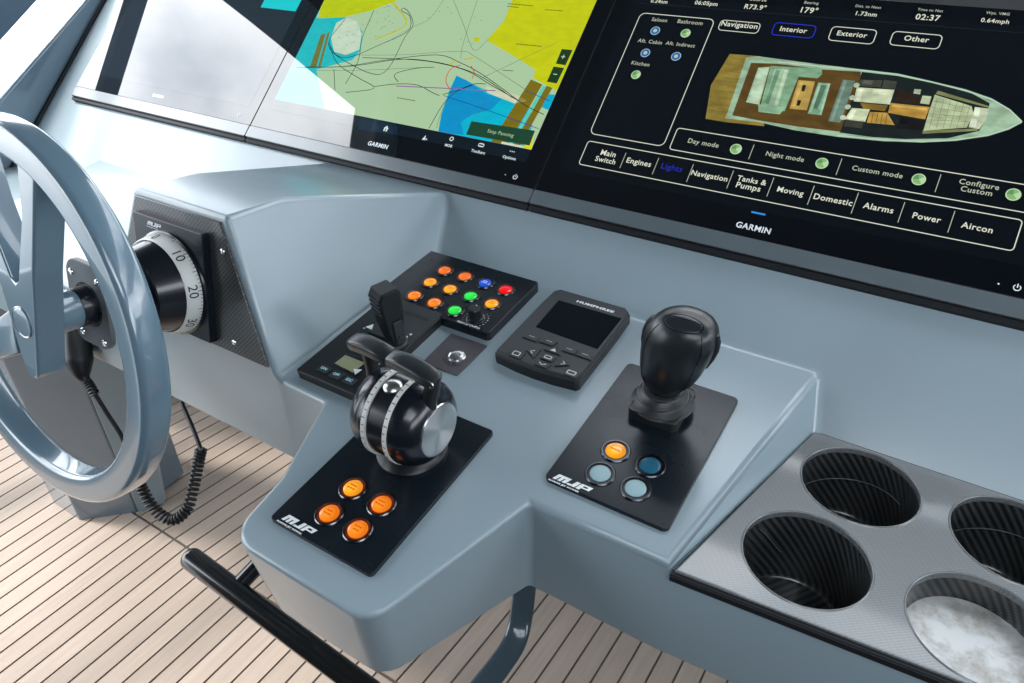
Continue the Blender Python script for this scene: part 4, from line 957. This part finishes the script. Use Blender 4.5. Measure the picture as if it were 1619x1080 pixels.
# lever: round gaiter, fork, tapered paddle with finger ribs
LX, LY = aloc(627, 545, .012)
lb = sub('lever_gaiter', lathe_bm([(.0150, .0125), (.0150, .0165), (.0130, .0185), (.0085, .0190)], 32), M['rubber'], rt); lb.location = (LX, LY, 0)
bm = bmesh.new()
outl = [(.0050, .017), (.0075, .030), (.0105, .048), (.0118, .066), (.0110, .076), (.0085, .080), (-.0060, .080), (-.0095, .074), (-.0095, .060), (-.0080, .036), (-.0050, .017)]
f = []
for sx, k in ((-.0085, .8), (-.0105, 1), (.0105, 1), (.0125, .8)):
    f.append([bm.verts.new((sx, y * k * 1.15, z if k == 1 else .017 + (z - .017) * .97)) for y, z in outl])
for a, b in zip(f, f[1:]):
    for i in range(len(outl)): bm.faces.new((a[i], a[(i + 1) % len(outl)], b[(i + 1) % len(outl)], b[i]))
bm.faces.new(f[0][::-1]); bm.faces.new(f[-1])
lv = sub('lever', bm, M['plastic'], rt, smooth=30); lv.matrix_local = Matrix.Translation((LX - .007, LY + .004, -.004)) @ Matrix.Rotation(R_(-22), 4, 'Z') @ Matrix.Scale(1.2, 4)
bm = bmesh.new()
for k in range(4): box_bm(-.0085, .0105, -.0128, -.0100, .056 + k * .0052, .0585 + k * .0052, bm)
tag(sub('finger_ribs', bm, M['dkplastic'], lv), kind='stuff')
sub('lever_top', slab_bm(rrect(-.0085, .0105, -.008, .0100, .002), .0012, .0005, z0=.0798), M['dkplastic'], lv)
bm = box_bm(.0125, .0150, -.0030, .0070, .018, .046); sub('lever_fork', bm, M['dkplastic'], lv, bevel=.001)
sc = sub('fork_screw', lathe_bm([(.003, 0), (.003, .0012), (0, .0015)], 16), M['dkplastic'], lv); sc.matrix_local = Matrix.Translation((.015, .002, .026)) @ Matrix.Rotation(R_(90), 4, 'Y')

# --- little square plate with a round key switch
KX, KV = -.4545, -.1655
rt = empty('start_switch', PANEL.mat(KX, KV, 0), 'small graphite square plate with silver round push switch beside the levers', 'switch')
sub('base_plate', slab_bm([pmv for pmv in [(-.0275, .0300), (-.0200 - .0060, -.0325), (.0255, -.0315), (.0265, .0305)]], .0022, .0004), M['squareplate'], rt)
kk = sub('push_button', lathe_bm([(.0112, .0022), (.0112, .0040), (.0100, .0050), (.0088, .0042), (.0082, .0042), (.0080, .0056), (.006, .0062), (0, .0063)], 40), M['brushed'], rt); kk.location = (pm(722, 563, .004)[0] - KX, pm(722, 563, .004)[1] - KV, 0)
sub('centre_mark', line_bm(circle(0, 0, .0042, 20), .0007, .0064, closed=True), M['greyflange'], kk)
bm = bmesh.new()
for k in range(5): a = R_(200 + k * 30); sheet_bm(circle(kk.location.x + .0135 * math.cos(a), kk.location.y + .0135 * math.sin(a), .0012, 4), .0025, bm)
for k in range(8):
    a0, a1 = R_(-150 + k * 14), R_(-150 + k * 14 + 9)
    line_bm([(kk.location.x + .016 * math.cos(a0), kk.location.y + .016 * math.sin(a0)), (kk.location.x + .016 * math.cos(a1), kk.location.y + .016 * math.sin(a1))], .0016, .0025, bm)
tag(sub('curved_lettering', bm, M['dimink'], rt), kind='stuff')

# --- interceptor control unit with dark screen and keys
FX, FV = -.3475, -.079
rt = empty('interceptor_control', PANEL.mat(FX, FV, 0), 'charcoal keypad unit with a dark unlit screen between the lamps and the joystick', 'control unit')
def floc(u, v, h=.0185): x, y = pm(u, v, h); return (x - FX, y - FV)
out_ = [(-.0475, .0720), (.0475, .0720), (.0545, .0640), (.0560, .0300), (.0565, -.0715), (.0535, -.0760), (.0250, -.0795), (0, -.0805), (-.0250, -.0795), (-.0535, -.0760), (-.0565, -.0715), (-.0560, .0300), (-.0545, .0640)]
sub('housing', slab_bm(out_, .0125, .0010, taper=-.0005), M['plastic'], rt)
sub('face', slab_bm(offset(ccw(out_), .0008), .0055, .0022, z0=.0125, taper=.0012), M['dkplastic'], rt)
scr = [floc(*p) for p in ((846.7, 516.7), (883.3, 474.5), (983, 503.3), (944.5, 551.5))]
sub('screen', sheet_bm(scr, .0183), M['glass'], rt)
text_obj('maker_lettering', [('HUMPHREE', *floc(941, 484.5), .052, .0044, .04)], M['white'], rt, .0183)
def key(nm, poly, u, v, sym):
    x, y = floc(u, v); b = sub(nm, slab_bm(poly, .0016, .0006, z0=.0180), M['rubber'], rt, smooth=25); b.location = (x, y, 0)
    sub('key_gap', line_bm(offset(ccw(poly), -.0008), .0009, .0183, closed=True), M['ink'], b)
    if sym: sub('key_symbol', sym, M['keyprint'], b)
    return b
M['keyprint'] = mat('key_print', (.50, .54, .54), .5)
for i, (u, v) in enumerate(((840.5, 534), (867.5, 541.5), (899.5, 554), (924.5, 562.5))):
    w2 = .0098; P = [(-w2, -.0045), (w2, -.0045), (w2 * .95, .001), (w2 * .6, .0048), (-w2 * .6, .0048), (-w2 * .95, .001)] if i in (0, 3) else [(-w2, -.0045), (w2 * .7, -.0045), (w2 * .95, .0048), (-w2 * .9, .0048)] if i == 1 else [(-w2 * .7, -.0045), (w2, -.0045), (w2 * .9, .0048), (-w2 * .95, .0048)]
    key('soft_key', P, u, v, line_bm([(-.004, .0012), (.004, .0012)], .0007, .0198))
key('power_key', rrect(-.0085, .0085, -.0070, .0070, .002), 816.7, 560, line_bm(rrect(-.0042, .0042, -.0032, .0032, .0006, 2), .0012, .0198, closed=True))
key('menu_key', rrect(-.0088, .0088, -.0062, .0062, .002), 903.5, 590.5, line_bm(rrect(-.005, .005, -.0026, .0026, .0006, 2), .0014, .0198, closed=True))
key('enter_key', rrect(-.0078, .0078, -.0052, .0052, .001), 866.7, 566, line_bm(rrect(-.0042, .0042, -.0022, .0022, .0004, 2), .0011, .0198, closed=True))
key('arrow_key', [(-.0098, -.0048), (.0098, -.0048), (.0045, .0048), (-.0045, .0048)][::1] if 0 else [(-.0105, -.0050), (.0105, -.0050), (0, .0075)], 876, 554, sheet_bm([(-.004, -.003), (.004, -.003), (0, .0025)], .0198))
key('arrow_key', [(-.0095, .0040), (.0095, .0040), (.0075, -.0052), (-.0075, -.0052)], 857.5, 576, line_bm([(-.0045, .001), (0, -.002), (.0045, .001)], .0012, .0198))
key('arrow_key', [(.0060, -.0085), (.0060, .0085), (-.0085, 0)], 842.5, 557.5, line_bm([(.001, -.003), (-.0032, 0), (.001, .003)], .0012, .0198))
key('arrow_key', [(-.0060, -.0085), (-.0060, .0085), (.0085, 0)], 889.5, 575, line_bm([(-.001, -.003), (.0032, 0), (-.001, .003)], .0012, .0198))

# --- carbon cup-holder tray
TZ = .9607
rt = empty('cup_holder_tray', Matrix.Translation((0, .56, TZ)), 'carbon fibre tray with round cup holders at the right of the console', 'cup holder')
cups = [(.0065, .6270, .0545, .085), (-.0160, .5065, .0545, .085), (.1425, .6280, .0545, .085), (.1215, .5075, .0545, .026)]
def fy(x): return .4320 + max(0, x + .108) * .078
bm = bmesh.new()
outer = [(-.1085, .4330), (.62, fy(.62)), (.62, .6865), (-.0500, .6865)]
# top sheet with holes: triangulated fill of edge loops
edges = []
def loop(pts, z):
    vs = [bm.verts.new((x, y - .56, z)) for x, y in pts]; es = [bm.edges.new((vs[i - 1], vs[i])) for i in range(len(vs))]; return vs, es
ZT = .0055
def dense(pts, n=1): return pts
ov, oe = loop(ccw(outer), ZT); edges += oe; holes = []
extra = [(.2780, .629, .0545), (.2580, .5085, .0545), (.4140, .630, .0545), (.3940, .5095, .0545)]
allc = [(a, b, c) for a, b, c, d in cups] + extra
for cx, cy, r in allc:
    hv, he = loop(circle(cx, cy, r + .0022, 56), ZT); edges += he; holes.append((cx, cy, r, hv))
bmesh.ops.triangle_fill(bm, use_beauty=True, use_dissolve=False, edges=edges)
lo = []
# outer rim: small round-over then vertical
ring1 = [bm.verts.new((x, y - .56, ZT - .0008)) for x, y in offset(ccw(outer), -.0012)]
ring2 = [bm.verts.new((x, y - .56, .0002)) for x, y in offset(ccw(outer), -.0014)]
for v in lo: bm.verts.remove(v)
for a, b in ((ov, ring1), (ring1, ring2)):
    for i in range(4): bm.faces.new((a[i - 1], a[i], b[i], b[i - 1]))
sub('tray', bm, M['carbon'], rt, smooth=12)
M['rimlip'] = carbon('carbon_lip', (.10, .11, .115), (.15, .16, .165), .22, .9, 300)
ol = offset(ccw(outer), -.0055)
sub('edge_gasket', line_bm([(x, y - .56) for x, y in offset(ccw(outer), -.003)], .008, .0018, closed=True), M['seal'], rt)
bm = bmesh.new(); E0, E1 = Vector((-.113, .4275)), Vector((.62, fy(.62) - .0055))
for (a, b) in ((E0, E1),):
    q = [bm.verts.new((p.x, p.y - .56, z)) for p, z in ((a, .0025), (b, .0025), (b, -.0062), (a, -.0062))]; bm.faces.new(q)
    q2 = [bm.verts.new((p.x, p.y - .56 + .006, z)) for p, z in ((a, .0025), (b, .0025), (b, -.0062), (a, -.0062))]; bm.faces.new(q2[::-1])
    for i in range(4): bm.faces.new((q[i], q2[i], q2[(i + 1) % 4], q[(i + 1) % 4]))
sub('front_gasket', bm, M['seal'], rt)
for i, (cx, cy, r, dep) in enumerate(cups + [(a, b, c, .085) for a, b, c in extra]):
    prof = [(r + .0002, ZT - .004), (r - .0005, -dep + .008), (r - .004, -dep + .002), (r - .008, -dep), (0, -dep)]
    bm = lathe_bm(prof, 64, cap=False)
    uvl = bm.loops.layers.uv.new('UVMap')
    for f in bm.faces:
        for l in f.loops:
            p = l.vert.co; t = math.atan2(p.y, p.x)
            if f.calc_center_median().z > -dep + .004:
                tc_ = f.calc_center_median(); t0 = math.atan2(tc_.y, tc_.x)
                while t - t0 > math.pi: t -= 2 * math.pi
                while t - t0 < -math.pi: t += 2 * math.pi
                l[uvl].uv = (t * r, p.z)
            else: l[uvl].uv = (p.x, p.y)
    c_ = sub('cup', bm, M['carbon_cup'], rt, smooth=40); c_.location = (cx, cy - .56, 0)
    rim_ = sub('cup_rim', lathe_bm([(r + .0023, ZT - .0002), (r + .0016, ZT + .0008), (r + .0008, ZT + .0010), (r + .0001, ZT + .0004), (r - .0002, ZT - .0012), (r, ZT - .006)], 72, cap=False), M['rimlip'], rt, smooth=60); rim_.location = (cx, cy - .56, 0)
    # seam where the weave is joined
    if i < 3:
        t = R_(-105 if i != 1 else 140)
        if i == 1: path = [((r - .0012) * math.cos(R_(a)), (r - .0012) * math.sin(R_(a)), z) for a, z in ((152, ZT - .014), (140, -.022), (128, -.038), (118, -.050))]
        else: path = [((r - .0012) * math.cos(R_(a)), (r - .0012) * math.sin(R_(a)), -.034 - .004 * math.sin(R_(a - 90) * 2)) for a in range(40, 176, 8)]
        sub('cup_seam', tube_bm(path, .0005, 6), M['greyflange'], c_)
    if i == 3:
        sub('base_disc', lathe_bm([(r - .0015, -dep), (r - .0015, -dep + .003), (r - .003, -dep + .004), (0, -dep + .0042)], 56, cap=False), M['lid'], c_)
# ================================================================== steering
rt = empty('helm_dial', DIAL.mat(0, 0, 0), 'black steering head with silver degree ring on the carbon-faced nacelle', 'helm dial')
sub('carbon_backplate', slab_bm([(-.145, -.0690), (.1545, -.0690), (.0845, .0935), (-.0735, .0935)], .0030, .0008), M['carbon_plate'], rt)
sub('square_plate', slab_bm(rrect(-.0665, .0650, -.0625, .0765, .002), .0100, .0010, z0=.003), M['plate'], rt)
x, y = DIAL.meas(243, 356, .0132); mjp_logo(rt, x, y, .027, .0132)
def screw(parent, x, y, z, r=.0038):
    s = sub('screw', lathe_bm([(r, 0), (r, .0006), (r * .8, .0018), (r * .42, .0022), (r * .40, .0008), (0, .0008)], 20), M['chrome'], parent, smooth=40); s.location = (x, y, z); return s
for u, v in ((351, 397.5), (369.5, 541), (219.5, 349.5)):
    x, y = DIAL.meas(u, v, .004); screw(rt, x, y, .003)
cone = sub('cone', lathe_bm([(.066, .013), (.0655, .0155), (.0625, .017), (.0570, .0345), (.0560, .036), (.0500, .064), (.0485, .0655), (.0440, .0665), (.0360, .0700), (.0330, .0740), (.0310, .0850), (.0290, .0870), (.0280, .1000), (.0265, .1180)], 64), M['gloss'], rt, smooth=28)
ringm = lathe_bm([(.0634, .0125), (.0640, .0135), (.0592, .0330), (.0575, .0345)], 72, cap=False)
rg = sub('degree_ring', ringm, M['ring'], rt, smooth=50)
def on_ring(t, s, lift=.0004):
    """t angle in degrees, s 0..1 across the ring"""
    r = .0640 + (.0592 - .0640) * s + lift; z = .0135 + (.0330 - .0135) * s
    return Vector((r * math.cos(R_(t)), r * math.sin(R_(t)), z + lift * .3))
bm = bmesh.new()
T0, TS = 112.0, -4.55          # angle of the zero mark, step per degree mark
for k in range(-3, 40):
    t = T0 - 19.5 - k * 4.25; L = .42 if k % 5 == 0 else .28
    a = [on_ring(t - .35, .02), on_ring(t + .35, .02), on_ring(t + .35, L), on_ring(t - .35, L)]; bm.faces.new([bm.verts.new(p) for p in a])
tag(sub('degree_marks', bm, M['ink'], rg), kind='stuff')
bm = bmesh.new()
for s, k in (('0', 0), ('10', 10), ('20', 20), ('30', 30)):
    me = text_mesh(s, .005); xs = [v.co.x for v in me.vertices]; ys = [v.co.y for v in me.vertices]
    cx, cy = (min(xs) + max(xs)) / 2, (min(ys) + max(ys)) / 2; sc = .0160
    for v in me.vertices:
        dx, dy = (v.co.x - cx) * sc, (v.co.y - cy) * sc
        t = T0 - 4.25 * k - 19.5 - math.degrees(dx / .062); p = on_ring(t, .66 - dy / .0200, .0005); v.co = p
    bm.from_mesh(me); bpy.data.meshes.remove(me)
me = bpy.data.meshes.new('degree_numbers'); bm.to_mesh(me); bm.free(); me.materials.append(M['ink']); link(bpy.data.objects.new('degree_numbers', me), rg)
sub('shaft', lathe_bm([(.0225, .100), (.0225, .1335)], 40), M['gloss'], rt)
fl = sub('flange', slab_bm(rrect(-.036, .036, -.050, .050, .020, 8), .006, .0012, z0=.112), M['greyflange'], rt)
for a, b in ((-.025, .033), (-.019, -.038), (.023, -.040), (.025, .033)): screw(fl, a, b, .118, .0042)

WH = Frame(DIAL.pt(0, 0, .175), DIAL.ex, DIAL.ey)
rt = empty('steering_wheel', WH.mat(0, 0, 0), 'thick-rimmed glossy grey-blue steering wheel with V shaped spokes', 'steering wheel')
def torus_bm(Rm, sec, n=96):
    bm = bmesh.new(); rings = []
    for i in range(n):
        t = 2 * math.pi * i / n; rings.append([bm.verts.new(((Rm + a) * math.cos(t), (Rm + a) * math.sin(t), b)) for a, b in sec])
    for i in range(n):
        a, b = rings[i - 1], rings[i]
        for k in range(len(sec)): bm.faces.new((a[k - 1], a[k], b[k], b[k - 1]))
    return bm
sec = rrect(-.0165, .0160, -.0155, .0155, .0065, 5)
sub('rim', torus_bm(.1935, sec), M['paint_gloss'], rt, smooth=60)
# V spokes and hub in one plate with a slot
def strip(poly, z0, z1, bev):
    return slab_bm(poly, z1 - z0, bev, z0=z0)
hub = [(-.012, -.057), (.006, -.064), (.018, -.058), (.0415, .0500), (.0420, .0600), (.0820, .1680), (.0700, .1760), (.0535, .1790), (.0460, .1720), (.0370, .1180), (.0110, .0500), (.0050, .0445), (-.0010, .0500), (-.0300, .1180), (-.0520, .1720), (-.0610, .1770), (-.0780, .1720), (-.0300, .0350)]
hub = [(-.009, -.056), (-.003, -.0625), (.006, -.0645), (.0145, -.0620), (.0190, -.0540), (.0480, .0700), (.0800, .1640), (.0760, .1730), (.0600, .1790), (.0520, .1760), (.0400, .1180), (.0120, .0510), (.0050, .0455), (-.0030, .0510), (-.0300, .1180), (-.0540, .1740), (-.0620, .1770), (-.0800, .1690), (-.0720, .1500), (-.0270, .0330)]
hub = [(-.0100, -.0550), (-.0040, -.0620), (.0060, -.0645), (.0140, -.0610), (.0180, -.0520), (.0440, .0600), (.0790, .1640), (.0740, .1740), (.0600, .1780), (.0510, .1740), (.0420, .1230), (.0120, .0505), (.0055, .0455), (-.0015, .0505), (-.0310, .1230), (-.0440, .1740), (-.0560, .1780), (-.0700, .1740), (-.0640, .1500), (-.0270, .0330)]
sub('spoke_plate', strip(hub, -.0140, .0150, .0030), M['paint_gloss'], rt, smooth=40)
arm = [(-.022, -.045), (-.160, -.110), (-.172, -.085), (-.020, .010)]
sub('spoke', strip(arm, -.012, .013, .0035), M['paint_gloss'], rt, smooth=50)
cp = sub('hub_cap', lathe_bm([(.0175, .0150), (.0175, .0158), (.0165, .0166), (.0155, .0160), (.014, .0166), (0, .0172)], 44, cap=False), M['paint_gloss'], rt, smooth=40); cp.location = (.006, .002, 0)
sub('boss', lathe_bm([(.024, -.0100), (.0235, -.0200), (.0225, -.0400), (.0205, -.0425), (.0190, -.0430)], 44), M['paint_gloss'], rt, smooth=40)

# ================================================================== handset on a coiled lead
rt = empty('handset', Matrix.Translation(cz(125, 560, 1.12)), 'black handset hanging on a coiled black lead under the wheel', 'handset')
inv = rt.matrix_world.inverted()
def L(u, v, d): return inv @ cz(u, v, d)
pth = [L(119, 512, 1.12), L(121, 522, 1.12), L(122, 545, 1.12), L(125, 570, 1.12), L(130, 592, 1.12), L(137, 604, 1.12)]
sub('body', tube_bm(spline(pth, 5), [.010 + .0 if i < 2 else .0205 if i < 16 else max(.0075, .0205 - (i - 15) * .0016) for i in range(len(spline(pth, 5)))], 20), M['rubber'], rt, smooth=60)
pth = [L(137, 603, 1.12), L(143, 612, 1.12), L(150, 624, 1.12)]
bm = bmesh.new()
P = spline(pth, 8)
sub('strain_relief', tube_bm(P, [.0068 + (.0012 if i % 3 else 0) for i in range(len(P))], 14), M['rubber'], rt)
sub('lead', tube_bm(spline([L(150, 623, 1.12), L(170, 655, 1.13), L(192, 690, 1.14), L(207, 730, 1.15), L(218, 756, 1.15)], 6), .0036, 10), M['rubber'], rt)
ctr = spline([L(216, 750, 1.15), L(226, 776, 1.15), L(245, 806, 1.15), L(272, 822, 1.15), L(295, 806, 1.15), L(306, 770, 1.15), L(313, 735, 1.15), L(318, 710, 1.15)], 60)
turns = 34; pts = []; acc = 0; n = len(ctr)
up = None
for i, p in enumerate(ctr):
    t = (ctr[min(i + 1, n - 1)] - ctr[max(i - 1, 0)]).normalized()
    if up is None: up = Vector((0, 0, 1))
    s = t.cross(up).normalized(); up = s.cross(t).normalized()
    a = 2 * math.pi * turns * i / (n - 1); pts.append(p + (s * math.cos(a) + up * math.sin(a)) * .0072)
sub('coil', tube_bm(pts, .0026, 7), M['rubber'], rt, smooth=60)
sub('coil_end', tube_bm([L(313, 715, 1.15), L(323, 712, 1.15)], .0055, 12), M['rubber'], rt)
sub('lead', tube_bm(spline([L(318, 712, 1.15), L(306, 680, 1.16), L(294, 652, 1.17), L(288, 637, 1.175), L(282, 600, 1.19)], 5), .0034, 10), M['rubber'], rt)

# ================================================================== rails
a, b = cz(303, 884, .9), cz(590, 1098, .8)
rt = empty('grab_rail', Matrix.Translation(a), 'black round grab rail in front of the console beneath the throttle', 'grab rail')
d = (b - a)
sub('rail', round_end_tube((0, 0, 0), d * 1.35, .0140, 28), M['rail'], rt, smooth=60)
k = d * .255
sub('bracket', tube_bm([k, k + Vector((.0, .07, .012)), k + Vector((.0, .16, .03))], .0105, 18), M['rail'], rt, smooth=60)
pth = [cz(832, 880, 1.02), cz(828, 940, 1.02), cz(822, 985, 1.02), cz(812, 1018, 1.01), cz(790, 1052, .99), cz(762, 1088, .96), cz(720, 1140, .92)]
rt = empty('bent_tube', Matrix.Translation(pth[0]), 'dark glossy bent tube passing under the throttle console at the bottom', 'tube')
secf = [(math.copysign(abs(math.cos(t)) ** .6, math.cos(t)), math.copysign(abs(math.sin(t)) ** .6, math.sin(t)) * .55) for t in [2 * math.pi * q / 24 for q in range(24)]]
sub('tube', tube_bm([p - pth[0] for p in spline(pth, 8)], .0165, prof=secf), M['dktube'], rt, smooth=50)
